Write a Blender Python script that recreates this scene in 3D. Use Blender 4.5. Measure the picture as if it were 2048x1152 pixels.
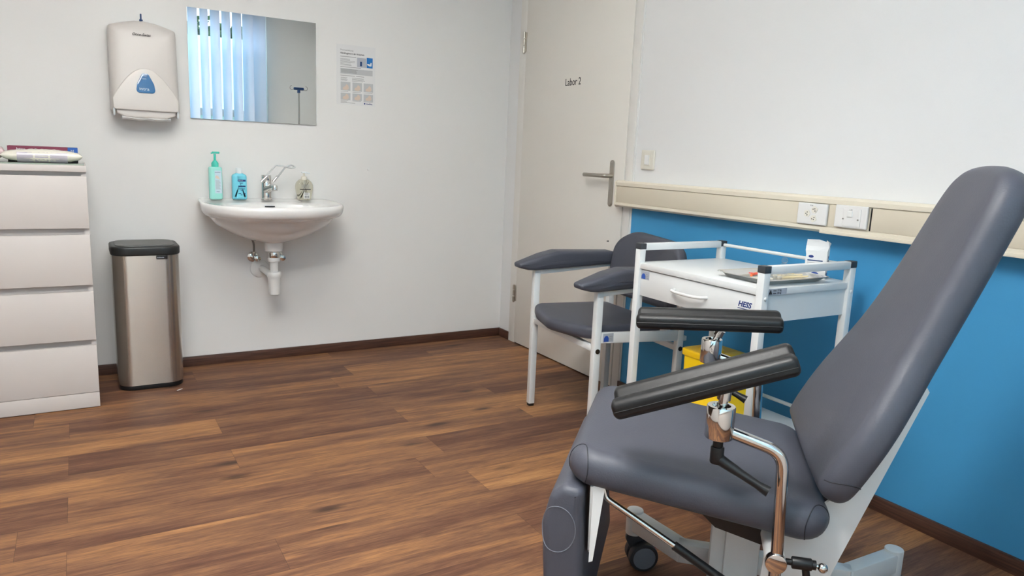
import bpy, bmesh, math, random
from mathutils import Vector, Matrix
from mathutils.bvhtree import BVHTree
PI = math.pi
R = math.radians
for o in list(bpy.data.objects): bpy.data.objects.remove(o)
SC = bpy.context.scene
COL = SC.collection

# ------------------------------------------------------------------ camera
YAW, PITCH, ROLL, FPX = 0.538623857, -0.177916819, 0.0416222101, 1455.78993
cam = bpy.data.cameras.new('camera')
cam.sensor_fit = 'HORIZONTAL'; cam.sensor_width = 36.0
cam.lens = FPX / 2048 * 36.0
cam.clip_start = 0.05; cam.clip_end = 200
camo = bpy.data.objects.new('camera', cam); COL.objects.link(camo)
_f = Vector((math.sin(YAW)*math.cos(PITCH), math.cos(YAW)*math.cos(PITCH), math.sin(PITCH)))
_r = Vector((math.cos(YAW), -math.sin(YAW), 0)); _u = _r.cross(_f)
_r2 = _r*math.cos(ROLL) + _u*math.sin(ROLL); _u2 = -_r*math.sin(ROLL) + _u*math.cos(ROLL)
camo.matrix_world = Matrix(((_r2.x,_u2.x,-_f.x,-2.2172),(_r2.y,_u2.y,-_f.y,-3.8441),(_r2.z,_u2.z,-_f.z,1.10),(0,0,0,1)))
SC.camera = camo

# ------------------------------------------------------------------ world, exposure
SC.view_settings.view_transform = 'Standard'
SC.view_settings.look = 'None'
SC.view_settings.exposure = 0.19
SC.view_settings.gamma = 1.0
SC.view_settings.use_curve_mapping = False
W = bpy.data.worlds.new('sky'); SC.world = W; W.use_nodes = True
wn = W.node_tree
bgn = wn.nodes['Background']
bgn.inputs[0].default_value = (0.80, 0.90, 1.0, 1)
bgn.inputs[1].default_value = 4.0
DAY_POWER = 170.0
LAMPS = [(-1.75, -1.90, 10.0, 30.0), (-2.25, -3.05, 54.0, 40.0)]
def area(name, loc, rot, sx, sy, power, color):
    l = bpy.data.lights.new(name, 'AREA'); l.shape = 'RECTANGLE'; l.size = sx; l.size_y = sy
    l.energy = power; l.color = color
    o = bpy.data.objects.new(name, l); COL.objects.link(o); o.location = loc; o.rotation_euler = rot
    return o
# bright sky above the garden, outside the window in the rear wall
area('daylight', (-1.78, -5.35, 3.55), (R(52), 0, 0), 3.4, 1.6, DAY_POWER, (0.70, 0.86, 1.0))

# ------------------------------------------------------------------ materials
def lin(c):
    c = c/255.0
    return c/12.92 if c <= 0.04045 else ((c+0.055)/1.055)**2.4
def rgb(c): return (lin(c[0]), lin(c[1]), lin(c[2]), 1)
def mat(name, c, rough=0.5, metal=0.0, spec=0.5, coat=0.0, bump=0.0, bscale=200.0, var=0.0, trans=0.0, alpha=1.0, ior=1.45, aniso=0.0):
    m = bpy.data.materials.new(name); m.use_nodes = True
    nt = m.node_tree; b = nt.nodes['Principled BSDF']
    b.inputs['Base Color'].default_value = rgb(c)
    b.inputs['Roughness'].default_value = rough
    b.inputs['Metallic'].default_value = metal
    b.inputs['Specular IOR Level'].default_value = spec
    b.inputs['Coat Weight'].default_value = coat
    b.inputs['Transmission Weight'].default_value = trans
    b.inputs['Alpha'].default_value = alpha
    b.inputs['IOR'].default_value = ior
    b.inputs['Anisotropic'].default_value = aniso
    tc = nt.nodes.new('ShaderNodeTexCoord')
    n = nt.nodes.new('ShaderNodeTexNoise'); n.inputs['Scale'].default_value = bscale; n.inputs['Detail'].default_value = 4
    nt.links.new(tc.outputs['Object'], n.inputs['Vector'])
    if bump:
        bp = nt.nodes.new('ShaderNodeBump'); bp.inputs['Strength'].default_value = bump; bp.inputs['Distance'].default_value = 0.001
        nt.links.new(n.outputs['Fac'], bp.inputs['Height']); nt.links.new(bp.outputs['Normal'], b.inputs['Normal'])
    n2 = nt.nodes.new('ShaderNodeTexNoise'); n2.inputs['Scale'].default_value = 3.0
    nt.links.new(tc.outputs['Object'], n2.inputs['Vector'])
    mx = nt.nodes.new('ShaderNodeMix'); mx.data_type = 'RGBA'
    v = 1.0 - (var if var else 0.03)
    mx.inputs[6].default_value = rgb(c); mx.inputs[7].default_value = tuple(q*v for q in rgb(c)[:3])+(1,)
    nt.links.new(n2.outputs['Fac'], mx.inputs[0]); nt.links.new(mx.outputs[2], b.inputs['Base Color'])
    return m
M = {}
M['wall'] = mat('wall_paint', (232,231,229), 0.75, bump=0.25, bscale=160, spec=0.3)
M['ceil'] = mat('ceiling_paint', (242,242,240), 0.9)
M['door'] = mat('door_laminate', (230,226,219), 0.5, bump=0.15, bscale=120)
M['frame'] = mat('door_frame_paint', (229,226,221), 0.45)
M['cream'] = mat('cream_plastic', (228,219,201), 0.4)
M['cream2'] = mat('cream_cover', (216,206,187), 0.45)
M['white'] = mat('white_plastic', (232,232,230), 0.35)
M['whiteg'] = mat('white_gloss', (232,230,228), 0.18, coat=0.3)
M['offwhite'] = mat('switch_plastic', (226,222,210), 0.35)
M['ceramic'] = mat('ceramic', (240,239,237), 0.12, coat=0.5)
M['chest'] = mat('chest_laminate', (208,202,198), 0.45, bump=0.1, bscale=300)
M['powder'] = mat('white_powder_coat', (226,228,228), 0.35, bump=0.1, bscale=500)
M['leather'] = mat('grey_upholstery', (73,75,85), 0.48, bump=0.35, bscale=260, spec=0.5)
M['seam'] = mat('seam_thread', (34,36,44), 0.6)
M['stitch'] = mat('stitch_light', (110,114,124), 0.6)
M['pu'] = mat('black_polyurethane', (19,20,22), 0.42, bump=0.3, bscale=120)
M['black'] = mat('black_plastic', (20,20,22), 0.4)
M['dark'] = mat('dark_grey_plastic', (56,60,66), 0.45)
M['chrome'] = mat('chrome', (215,213,210), 0.09, metal=1.0)
M['steel'] = mat('brushed_steel', (168,165,160), 0.34, metal=1.0, bump=0.05)
M['satin'] = mat('satin_steel', (176,170,160), 0.38, metal=1.0)
M['hinge'] = mat('hinge_nickel', (196,190,180), 0.3, metal=1.0)
M['yellow'] = mat('yellow_plastic', (246,204,8), 0.4)
M['yellowl'] = mat('yellow_lid', (232,186,10), 0.4)
M['lid'] = mat('bin_lid', (82,82,80), 0.4)
M['lidd'] = mat('bin_rim', (36,38,38), 0.4)
M['wheel'] = mat('wheel_tyre', (44,46,52), 0.5)
M['wheelf'] = mat('wheel_face', (112,117,128), 0.45)
M['red'] = mat('red_plastic', (190,40,50), 0.4)
M['paper'] = mat('paper', (226,226,226), 0.8)
M['ink'] = mat('ink_black', (36,36,38), 0.6)
M['inkg'] = mat('ink_grey', (140,140,140), 0.7)
M['inkl'] = mat('ink_light_grey', (188,190,192), 0.7)
M['inkb'] = mat('ink_blue', (28,52,120), 0.6)
M['blue'] = mat('print_blue', (20,110,180), 0.5)
M['navy'] = mat('navy_print', (20,60,110), 0.5)
M['labelg'] = mat('label_silver', (170,174,184), 0.35)
M['labelb'] = mat('label_blue', (34,74,160), 0.4)
M['lightblue'] = mat('label_light', (196,216,226), 0.4)
M['burg'] = mat('burgundy_card', (128,52,76), 0.5)
M['boxblue'] = mat('blue_card', (36,92,176), 0.5)
M['skin'] = mat('print_beige', (214,196,182), 0.7)
M['teal'] = mat('teal_pump', (70,196,176), 0.35)
M['mint'] = mat('mint_liquid', (158,224,214), 0.2)
M['aqua'] = mat('aqua_liquid', (116,204,224), 0.2)
M['clearcap'] = mat('frosted_cap', (226,232,234), 0.3)
M['soap'] = mat('amber_soap', (244,240,222), 0.08, trans=0.75, ior=1.35)
M['clear'] = mat('clear_plastic', (250,250,250), 0.05, trans=0.95, ior=1.3)
M['acryl'] = mat('acrylic_lever', (225,228,228), 0.12, trans=0.35, ior=1.3)
M['hose'] = mat('braided_hose', (130,126,122), 0.4, metal=0.7)
M['cotton'] = mat('cotton_pads', (222,218,204), 0.8)
M['film'] = mat('plastic_film', (232,227,214), 0.18, coat=0.4)
M['filmp'] = mat('printed_film', (190,182,192), 0.25, coat=0.4)
M['pink'] = mat('pink_film', (214,192,192), 0.3)
M['glasstop'] = mat('glass_top', (150,162,150), 0.08)
M['orange'] = mat('orange_plastic', (226,110,64), 0.4)
M['wood'] = mat('swab_wood', (236,220,178), 0.6)
M['disp'] = mat('dispenser_plastic', (204,199,195), 0.30, spec=0.35)
M['disp2'] = mat('dispenser_panel', (214,209,204), 0.3)
M['blind'] = None

def mirror_mat():
    m = bpy.data.materials.new('mirror_silver'); m.use_nodes = True
    b = m.node_tree.nodes['Principled BSDF']
    b.inputs['Base Color'].default_value = (0.84,0.87,0.86,1); b.inputs['Metallic'].default_value = 1; b.inputs['Roughness'].default_value = 0.0
    return m
M['mirror'] = mirror_mat()

def trans_mat(name, col, tcol, fac, clear=0.0):
    m = bpy.data.materials.new(name); m.use_nodes = True; nt = m.node_tree
    out = nt.nodes['Material Output']; nt.nodes.remove(nt.nodes['Principled BSDF'])
    d = nt.nodes.new('ShaderNodeBsdfDiffuse'); d.inputs[0].default_value = rgb(col)
    t = nt.nodes.new('ShaderNodeBsdfTranslucent'); t.inputs[0].default_value = rgb(tcol)
    mx = nt.nodes.new('ShaderNodeMixShader'); mx.inputs[0].default_value = fac
    nt.links.new(d.outputs[0], mx.inputs[1]); nt.links.new(t.outputs[0], mx.inputs[2])
    last = mx
    if clear:
        tr = nt.nodes.new('ShaderNodeBsdfTransparent')
        m2 = nt.nodes.new('ShaderNodeMixShader'); m2.inputs[0].default_value = clear
        nt.links.new(mx.outputs[0], m2.inputs[1]); nt.links.new(tr.outputs[0], m2.inputs[2]); last = m2
    nt.links.new(last.outputs[0], out.inputs[0])
    return m
M['blind'] = trans_mat('blind_fabric', (220,226,236), (186,204,236), 0.30)
M['frost'] = trans_mat('frosted_glass', (220,240,246), (225,248,252), 0.8, 0.15)
def glass_mat():
    m = bpy.data.materials.new('window_glass'); m.use_nodes = True; nt = m.node_tree
    out = nt.nodes['Material Output']; nt.nodes.remove(nt.nodes['Principled BSDF'])
    tr = nt.nodes.new('ShaderNodeBsdfTransparent'); g = nt.nodes.new('ShaderNodeBsdfGlossy'); g.inputs['Roughness'].default_value = 0.0
    mx = nt.nodes.new('ShaderNodeMixShader'); mx.inputs[0].default_value = 0.06
    nt.links.new(tr.outputs[0], mx.inputs[1]); nt.links.new(g.outputs[0], mx.inputs[2]); nt.links.new(mx.outputs[0], out.inputs[0])
    return m
M['glass'] = glass_mat()
def clearfilm_mat():
    m = bpy.data.materials.new('clear_film'); m.use_nodes = True; nt = m.node_tree
    out = nt.nodes['Material Output']; nt.nodes.remove(nt.nodes['Principled BSDF'])
    tr = nt.nodes.new('ShaderNodeBsdfTransparent'); g = nt.nodes.new('ShaderNodeBsdfGlossy'); g.inputs['Roughness'].default_value = 0.12
    g.inputs[0].default_value = (0.9,0.88,0.92,1)
    mx = nt.nodes.new('ShaderNodeMixShader'); mx.inputs[0].default_value = 0.3
    nt.links.new(tr.outputs[0], mx.inputs[1]); nt.links.new(g.outputs[0], mx.inputs[2]); nt.links.new(mx.outputs[0], out.inputs[0])
    return m
M['cfilm'] = clearfilm_mat()

def nd(nt, t, **k):
    n = nt.nodes.new(t)
    for a, b in k.items(): setattr(n, a, b)
    return n
def mth(nt, op, a, b=None, c=None):
    n = nt.nodes.new('ShaderNodeMath'); n.operation = op
    for i, v in enumerate((a, b, c)):
        if v is None: continue
        if isinstance(v, (int, float)): n.inputs[i].default_value = v
        else: nt.links.new(v, n.inputs[i])
    return n.outputs[0]
def floor_mat():
    m = bpy.data.materials.new('vinyl_plank_floor'); m.use_nodes = True; nt = m.node_tree; L = nt.links
    b = nt.nodes['Principled BSDF']
    tc = nd(nt, 'ShaderNodeTexCoord'); sp = nd(nt, 'ShaderNodeSeparateXYZ'); L.new(tc.outputs['Object'], sp.inputs[0])
    x, y = sp.outputs[0], sp.outputs[1]
    PW, PL = 0.176, 1.21
    yr = mth(nt, 'DIVIDE', mth(nt, 'ADD', y, 1.165+PW*40), PW)
    row = mth(nt, 'FLOOR', yr); fy = mth(nt, 'FRACT', yr)
    par = mth(nt, 'MODULO', row, 2.0)
    wrow = nd(nt, 'ShaderNodeTexWhiteNoise', noise_dimensions='1D'); L.new(row, wrow.inputs['W'])
    third = mth(nt, 'MULTIPLY', mth(nt, 'GREATER_THAN', wrow.outputs[0], 0.62), 0.63)
    xo = mth(nt, 'ADD', mth(nt, 'ADD', x, mth(nt, 'MULTIPLY', par, -0.51)), third)
    xr = mth(nt, 'DIVIDE', mth(nt, 'ADD', xo, 2.30+PL*20), PL)
    cx = mth(nt, 'FLOOR', xr); fx = mth(nt, 'FRACT', xr)
    cmb = nd(nt, 'ShaderNodeCombineXYZ'); L.new(row, cmb.inputs[0]); L.new(cx, cmb.inputs[1])
    wn_ = nd(nt, 'ShaderNodeTexWhiteNoise', noise_dimensions='2D'); L.new(cmb.outputs[0], wn_.inputs['Vector'])
    pr = wn_.outputs[0]
    sh = mth(nt, 'MULTIPLY', pr, 37.0)
    # grain coordinates
    def coord(kx, ky):
        c = nd(nt, 'ShaderNodeCombineXYZ')
        L.new(mth(nt, 'MULTIPLY', x, kx), c.inputs[0]); L.new(mth(nt, 'MULTIPLY', y, ky), c.inputs[1]); L.new(sh, c.inputs[2])
        return c.outputs[0]
    def noise(co, sc, det=4, rgh=0.55, dist=0.0):
        n = nd(nt, 'ShaderNodeTexNoise'); L.new(co, n.inputs['Vector']); n.inputs['Scale'].default_value = sc
        n.inputs['Detail'].default_value = det; n.inputs['Roughness'].default_value = rgh; n.inputs['Distortion'].default_value = dist
        return n.outputs['Fac']
    broad = noise(coord(1.0, 9.0), 1.6, 3, 0.5, 0.3)
    mid = noise(coord(2.6, 36.0), 2.0, 6, 0.68, 0.8)
    fine = noise(coord(11.0, 300.0), 2.0, 3, 0.6, 0.1)
    pore = noise(coord(14.0, 420.0), 1.0, 2, 0.5)
    t = mth(nt, 'ADD', mth(nt, 'MULTIPLY', broad, 0.72), mth(nt, 'MULTIPLY', mid, 0.60))
    t = mth(nt, 'ADD', t, mth(nt, 'MULTIPLY', pr, 0.22))
    t = mth(nt, 'ADD', t, mth(nt, 'MULTIPLY', mth(nt, 'SUBTRACT', fine, 0.5), 0.42))
    t = mth(nt, 'SUBTRACT', t, 0.29)
    cr = nd(nt, 'ShaderNodeValToRGB'); e = cr.color_ramp.elements
    e[0].position = 0.22; e[0].color = rgb((74,46,36)); e[1].position = 0.82; e[1].color = rgb((178,132,86))
    for p, c in ((0.38,(98,64,48)),(0.50,(118,83,60)),(0.64,(148,104,68))):
        q = e.new(p); q.color = rgb(c)
    L.new(t, cr.inputs[0])
    # knots
    vk = nd(nt, 'ShaderNodeTexVoronoi'); vk.inputs['Scale'].default_value = 1.0
    L.new(coord(2.6, 7.5), vk.inputs['Vector'])
    kd = mth(nt, 'ADD', vk.outputs['Distance'], mth(nt, 'MULTIPLY', mth(nt, 'SUBTRACT', mid, 0.5), 0.12))
    kn = nd(nt, 'ShaderNodeMapRange'); kn.inputs[1].default_value = 0.04; kn.inputs[2].default_value = 0.17; kn.inputs[3].default_value = 0.85; kn.inputs[4].default_value = 0.0
    L.new(kd, kn.inputs[0])
    mk = nd(nt, 'ShaderNodeMix', data_type='RGBA'); L.new(kn.outputs[0], mk.inputs[0]); L.new(cr.outputs[0], mk.inputs[6]); mk.inputs[7].default_value = rgb((48,34,28))
    # pores
    pm = nd(nt, 'ShaderNodeMapRange'); pm.inputs[1].default_value = 0.30; pm.inputs[2].default_value = 0.42; pm.inputs[3].default_value = 0.5; pm.inputs[4].default_value = 0.0
    L.new(pore, pm.inputs[0])
    mp = nd(nt, 'ShaderNodeMix', data_type='RGBA'); L.new(pm.outputs[0], mp.inputs[0]); L.new(mk.outputs[2], mp.inputs[6]); mp.inputs[7].default_value = rgb((70,44,34))
    # grooves
    ey = mth(nt, 'MULTIPLY', mth(nt, 'MINIMUM', fy, mth(nt, 'SUBTRACT', 1.0, fy)), PW)
    ex = mth(nt, 'MULTIPLY', mth(nt, 'MINIMUM', fx, mth(nt, 'SUBTRACT', 1.0, fx)), PL)
    g = mth(nt, 'LESS_THAN', mth(nt, 'MINIMUM', ex, ey), 0.0007)
    mg = nd(nt, 'ShaderNodeMix', data_type='RGBA'); L.new(mth(nt, 'MULTIPLY', g, 0.55), mg.inputs[0]); L.new(mp.outputs[2], mg.inputs[6]); mg.inputs[7].default_value = rgb((46,30,24))
    L.new(mg.outputs[2], b.inputs['Base Color'])
    b.inputs['Roughness'].default_value = 0.56; b.inputs['Specular IOR Level'].default_value = 0.35
    bp = nd(nt, 'ShaderNodeBump'); bp.inputs['Strength'].default_value = 0.25; bp.inputs['Distance'].default_value = 0.001
    L.new(fine, bp.inputs['Height']); L.new(bp.outputs['Normal'], b.inputs['Normal'])
    return m
M['floor'] = floor_mat()
def base_mat():
    m = bpy.data.materials.new('dark_wood_skirting'); m.use_nodes = True; nt = m.node_tree; L = nt.links
    b = nt.nodes['Principled BSDF']; tc = nd(nt, 'ShaderNodeTexCoord')
    mp = nd(nt, 'ShaderNodeMapping'); mp.inputs['Scale'].default_value = (3,3,90); L.new(tc.outputs['Object'], mp.inputs[0])
    n = nd(nt, 'ShaderNodeTexNoise'); n.inputs['Scale'].default_value = 2; n.inputs['Detail'].default_value = 5; L.new(mp.outputs[0], n.inputs['Vector'])
    cr = nd(nt, 'ShaderNodeValToRGB'); cr.color_ramp.elements[0].position = 0.3; cr.color_ramp.elements[0].color = rgb((54,34,28)); cr.color_ramp.elements[1].position = 0.75; cr.color_ramp.elements[1].color = rgb((98,66,52))
    L.new(n.outputs[0], cr.inputs[0]); L.new(cr.outputs[0], b.inputs['Base Color']); b.inputs['Roughness'].default_value = 0.45
    return m
M['skirt'] = base_mat()
def bluewall_mat():
    # one wall, two paints: blue dado below the trunking, white above
    m = bpy.data.materials.new('two_tone_wall_paint'); m.use_nodes = True; nt = m.node_tree; L = nt.links
    b = nt.nodes['Principled BSDF']; tc = nd(nt, 'ShaderNodeTexCoord'); sp = nd(nt, 'ShaderNodeSeparateXYZ'); L.new(tc.outputs['Object'], sp.inputs[0])
    g = mth(nt, 'MULTIPLY', mth(nt, 'LESS_THAN', sp.outputs[2], 0.95), mth(nt, 'LESS_THAN', sp.outputs[1], -1.16))
    mx = nd(nt, 'ShaderNodeMix', data_type='RGBA'); L.new(g, mx.inputs[0]); mx.inputs[6].default_value = rgb((232,232,232)); mx.inputs[7].default_value = rgb((66,148,198))
    L.new(mx.outputs[2], b.inputs['Base Color']); b.inputs['Roughness'].default_value = 0.6; b.inputs['Specular IOR Level'].default_value = 0.35
    n = nd(nt, 'ShaderNodeTexNoise'); n.inputs['Scale'].default_value = 160; L.new(tc.outputs['Object'], n.inputs['Vector'])
    bp = nd(nt, 'ShaderNodeBump'); bp.inputs['Strength'].default_value = 0.2; bp.inputs['Distance'].default_value = 0.001
    L.new(n.outputs['Fac'], bp.inputs['Height']); L.new(bp.outputs['Normal'], b.inputs['Normal'])
    return m
M['wallr'] = bluewall_mat()
def binsteel():
    m = bpy.data.materials.new('vertical_brushed_steel'); m.use_nodes = True; nt = m.node_tree; L = nt.links
    b = nt.nodes['Principled BSDF']; tc = nd(nt, 'ShaderNodeTexCoord')
    mp = nd(nt, 'ShaderNodeMapping'); mp.inputs['Scale'].default_value = (6,6,900); L.new(tc.outputs['Object'], mp.inputs[0])
    n = nd(nt, 'ShaderNodeTexNoise'); n.inputs['Scale'].default_value = 1; n.inputs['Detail'].default_value = 2; L.new(mp.outputs[0], n.inputs['Vector'])
    bp = nd(nt, 'ShaderNodeBump'); bp.inputs['Strength'].default_value = 0.12; bp.inputs['Distance'].default_value = 0.0006
    L.new(n.outputs[0], bp.inputs['Height']); L.new(bp.outputs['Normal'], b.inputs['Normal'])
    b.inputs['Base Color'].default_value = rgb((190,184,176)); b.inputs['Metallic'].default_value = 1; b.inputs['Roughness'].default_value = 0.27
    tg = nd(nt, 'ShaderNodeTangent', direction_type='RADIAL', axis='Z'); L.new(tg.outputs[0], b.inputs['Tangent']); b.inputs['Anisotropic'].default_value = 0.92; b.inputs['Anisotropic Rotation'].default_value = 0.25
    return m
M['binsteel'] = binsteel()
def leaves():
    m = mat('hedge_leaves', (70,110,60), 0.7, var=0.7); return m
M['leaf'] = leaves()
M['lawn'] = mat('lawn', (96,130,70), 0.9, var=0.4)

# ------------------------------------------------------------------ mesh helpers
def fillet(pts, rad, seg=6):
    """round the corners of a closed 2D polygon"""
    n = len(pts); out = []
    if isinstance(rad, (int, float)): rad = [rad]*n
    for i in range(n):
        p0, p, p1 = Vector(pts[i-1]), Vector(pts[i]), Vector(pts[(i+1) % n])
        a = (p0-p); b = (p1-p); la, lb = a.length, b.length; a.normalize(); b.normalize()
        r = rad[i]
        ang = a.angle(b) if r > 0 else PI
        if r <= 0 or ang > PI-0.02: out.append(tuple(p)); continue
        t = min(r/math.tan(ang/2), la*0.49, lb*0.49); r = t*math.tan(ang/2)
        c = p + (a+b).normalized()*(r/math.sin(ang/2))
        s = p+a*t-c; e = p+b*t-c
        a0 = math.atan2(s.y, s.x); a1 = math.atan2(e.y, e.x); d = a1-a0
        while d > PI: d -= 2*PI
        while d < -PI: d += 2*PI
        for k in range(seg+1):
            q = a0+d*k/seg; out.append((c.x+r*math.cos(q), c.y+r*math.sin(q)))
    return out
def ccw(p):
    s = sum(p[i-1][0]*p[i][1]-p[i][0]*p[i-1][1] for i in range(len(p)))
    return p if s > 0 else p[::-1]
def fillet3(pts, r, seg=6):
    """open 3D path with rounded bends"""
    out = [Vector(pts[0])]
    for i in range(1, len(pts)-1):
        p0, p, p1 = Vector(pts[i-1]), Vector(pts[i]), Vector(pts[i+1])
        a = p0-p; b = p1-p; la, lb = a.length, b.length; a.normalize(); b.normalize()
        ang = a.angle(b)
        if ang > PI-0.02: out.append(p); continue
        t = min(r/math.tan(ang/2), la*0.49, lb*0.49)
        s, e = p+a*t, p+b*t
        for k in range(seg+1):
            u = k/seg; out.append(s*(1-u)**2+p*2*u*(1-u)+e*u*u)
    out.append(Vector(pts[-1])); return out
class B:
    def __init__(s): s.bm = bmesh.new()
    def ring_faces(s, rings, closed=True, cap=True):
        n = len(rings[0])
        for a, b in zip(rings[:-1], rings[1:]):
            for i in range(n if closed else n-1):
                j = (i+1) % n
                try: s.bm.faces.new((a[i], a[j], b[j], b[i]))
                except ValueError: pass
        if cap:
            for rg in (rings[0][::-1], rings[-1]):
                try: s.bm.faces.new(rg)
                except ValueError: pass
    def box(s, c, d, rot=None, bev=0.0, seg=2):
        mtx = Matrix.Translation(Vector(c)) @ (rot.to_4x4() if rot else Matrix()) @ Matrix.Diagonal((d[0], d[1], d[2], 1))
        g = bmesh.ops.create_cube(s.bm, size=1, matrix=mtx)
        if bev > 0:
            es = list({e for v in g['verts'] for e in v.link_edges})
            bmesh.ops.bevel(s.bm, geom=es, offset=min(bev, min(d)*0.49), segments=seg, profile=0.5, affect='EDGES')
        return s
    def bb(s, x0, x1, y0, y1, z0, z1, bev=0.0):
        return s.box(((x0+x1)/2, (y0+y1)/2, (z0+z1)/2), (abs(x1-x0), abs(y1-y0), abs(z1-z0)), bev=bev)
    def tube(s, pts, r, seg=14, cap=True, rr=None):
        pts = [Vector(p) for p in pts]; rings = []
        t = (pts[1]-pts[0]).normalized(); up = Vector((0,0,1)) if abs(t.z) < 0.9 else Vector((1,0,0))
        x = t.cross(up).normalized()
        for i, p in enumerate(pts):
            if 0 < i < len(pts)-1: t = ((pts[i+1]-p).normalized()+(p-pts[i-1]).normalized()).normalized()
            elif i: t = (p-pts[i-1]).normalized()
            x = (x-t*x.dot(t)).normalized(); y = t.cross(x)
            q = rr[i] if rr else r
            rings.append([s.bm.verts.new(p+x*q*math.cos(2*PI*k/seg)+y*q*math.sin(2*PI*k/seg)) for k in range(seg)])
        s.ring_faces(rings, cap=cap); return s
    def cyl(s, p0, p1, r, seg=24, bev=0.0, r2=None):
        p0, p1 = Vector(p0), Vector(p1); r2 = r if r2 is None else r2
        if bev:
            d = (p1-p0).normalized()
            return s.tube([p0, p0+d*bev*0.3, p0+d*bev, p1-d*bev, p1-d*bev*0.3, p1], r, seg, rr=[r-bev, r-bev*0.3, r, r2, r2-bev*0.3, r2-bev])
        return s.tube([p0, p1], r, seg, rr=[r, r2])
    def lathe(s, prof, c=(0,0,0), seg=28, sx=1.0, sy=1.0, mtx=None):
        rings = []
        for r, z in prof:
            rg = []
            for k in range(seg):
                v = Vector((r*sx*math.cos(2*PI*k/seg), r*sy*math.sin(2*PI*k/seg), z))
                v = (mtx @ v) if mtx else v
                rg.append(s.bm.verts.new(v+Vector(c)))
            rings.append(rg)
        s.ring_faces(rings, cap=True); return s
    def pillow(s, outline, T, r, fn, nseg=5, dome=0.0, drings=(0.8, 0.55, 0.3)):
        """closed outline, thickness T along w, edge rounding r; fn(u,v,w) -> 3D"""
        o = ccw(outline); n = len(o); nrm = []
        for i in range(n):
            a = Vector(o[i])-Vector(o[i-1]); b = Vector(o[(i+1) % n])-Vector(o[i])
            t = (a.normalized()+b.normalized())
            t = t.normalized() if t.length > 1e-6 else b.normalized()
            nrm.append(Vector((t.y, -t.x)))
        secs = []
        for k in range(nseg+1):
            th = PI/2*(1-k/nseg); secs.append((-T/2+r*(1-math.sin(th)), r*(1-math.cos(th))))
        for k in range(nseg+1):
            th = PI/2*k/nseg; secs.append((T/2-r*(1-math.sin(th)), r*(1-math.cos(th))))
        cen = Vector((sum(p[0] for p in o)/n, sum(p[1] for p in o)/n))
        rings = []
        def mk(pl, w): return [s.bm.verts.new(Vector(fn(p[0], p[1], w))) for p in pl]
        def ins(d): return [Vector(o[i])-nrm[i]*d for i in range(n)]
        base = ins(secs[0][1]); top = ins(secs[-1][1])
        for q in reversed(drings): rings.append(mk([cen+(p-cen)*q for p in base], -T/2-dome*(1-q*q)))
        for w, d in secs: rings.append(mk(ins(d), w))
        for q in drings: rings.append(mk([cen+(p-cen)*q for p in top], T/2+dome*(1-q*q)))
        s.ring_faces(rings, cap=True); return s
    def prism(s, outline, w0, w1, fn):
        o = ccw(outline)
        s.ring_faces([[s.bm.verts.new(Vector(fn(p[0], p[1], w))) for p in o] for w in (w0, w1)]); return s
    def sphere(s, c, r, sx=1, sy=1, sz=1, seg=20):
        bmesh.ops.create_uvsphere(s.bm, u_segments=seg, v_segments=seg//2, radius=r, matrix=Matrix.Translation(Vector(c)) @ Matrix.Diagonal((sx, sy, sz, 1))); return s
    def tri(s):
        s.bm.normal_update(); return s.bm
    def build(s, name, m, parent=None, kind=None, flat=False, label=None):
        bmesh.ops.recalc_face_normals(s.bm, faces=s.bm.faces)
        me = bpy.data.meshes.new(name); s.bm.to_mesh(me); s.bm.free()
        me.materials.append(M[m] if isinstance(m, str) else m)
        if not flat:
            me.polygons.foreach_set('use_smooth', [True]*len(me.polygons)); me.set_sharp_from_angle(angle=R(38))
        o = bpy.data.objects.new(name, me); COL.objects.link(o)
        if parent: o.parent = parent
        if kind: o['kind'] = kind
        if label: o['label'] = label
        return o
def thing(name, label, cat, loc=(0,0,0), rz=0.0, group=None):
    o = bpy.data.objects.new(name, None); COL.objects.link(o); o.empty_display_size = 0.05
    o.location = loc; o.rotation_euler = (0,0,rz); o['label'] = label; o['category'] = cat
    if group: o['group'] = group
    return o
def tag(o, label, cat, group=None):
    o['label'] = label; o['category'] = cat
    if group: o['group'] = group
    return o
def text(name, s, size, m, parent, loc, rot, ext=0.0004, align='LEFT', sx=1.0, shear=0.0, bold=0.0):
    cu = bpy.data.curves.new(name, 'FONT'); cu.body = s; cu.size = size; cu.extrude = ext; cu.align_x = align; cu.shear = shear; cu.resolution_u = 3; cu.offset = bold
    t = bpy.data.objects.new(name, cu); COL.objects.link(t)
    bpy.context.view_layer.update()
    me = bpy.data.meshes.new_from_object(t); bpy.data.objects.remove(t)
    me.materials.clear(); me.materials.append(M[m])
    for v in me.vertices: v.co.x *= sx
    o = bpy.data.objects.new(name, me); COL.objects.link(o)
    if parent: o.parent = parent
    o.location = loc; o.rotation_euler = rot
    return o
RB = (R(90), 0, 0)              # lettering on a surface facing -y
RR_ = (R(90), 0, R(-90))        # lettering on a surface facing -x
XZ = lambda u, v, w: (u, w, v)
YZ = lambda u, v, w: (w, u, v)
XY = lambda u, v, w: (u, v, w)
def rrect(x0, x1, y0, y1, r, seg=6): return fillet([(x0,y0),(x1,y0),(x1,y1),(x0,y1)], r, seg)

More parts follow.
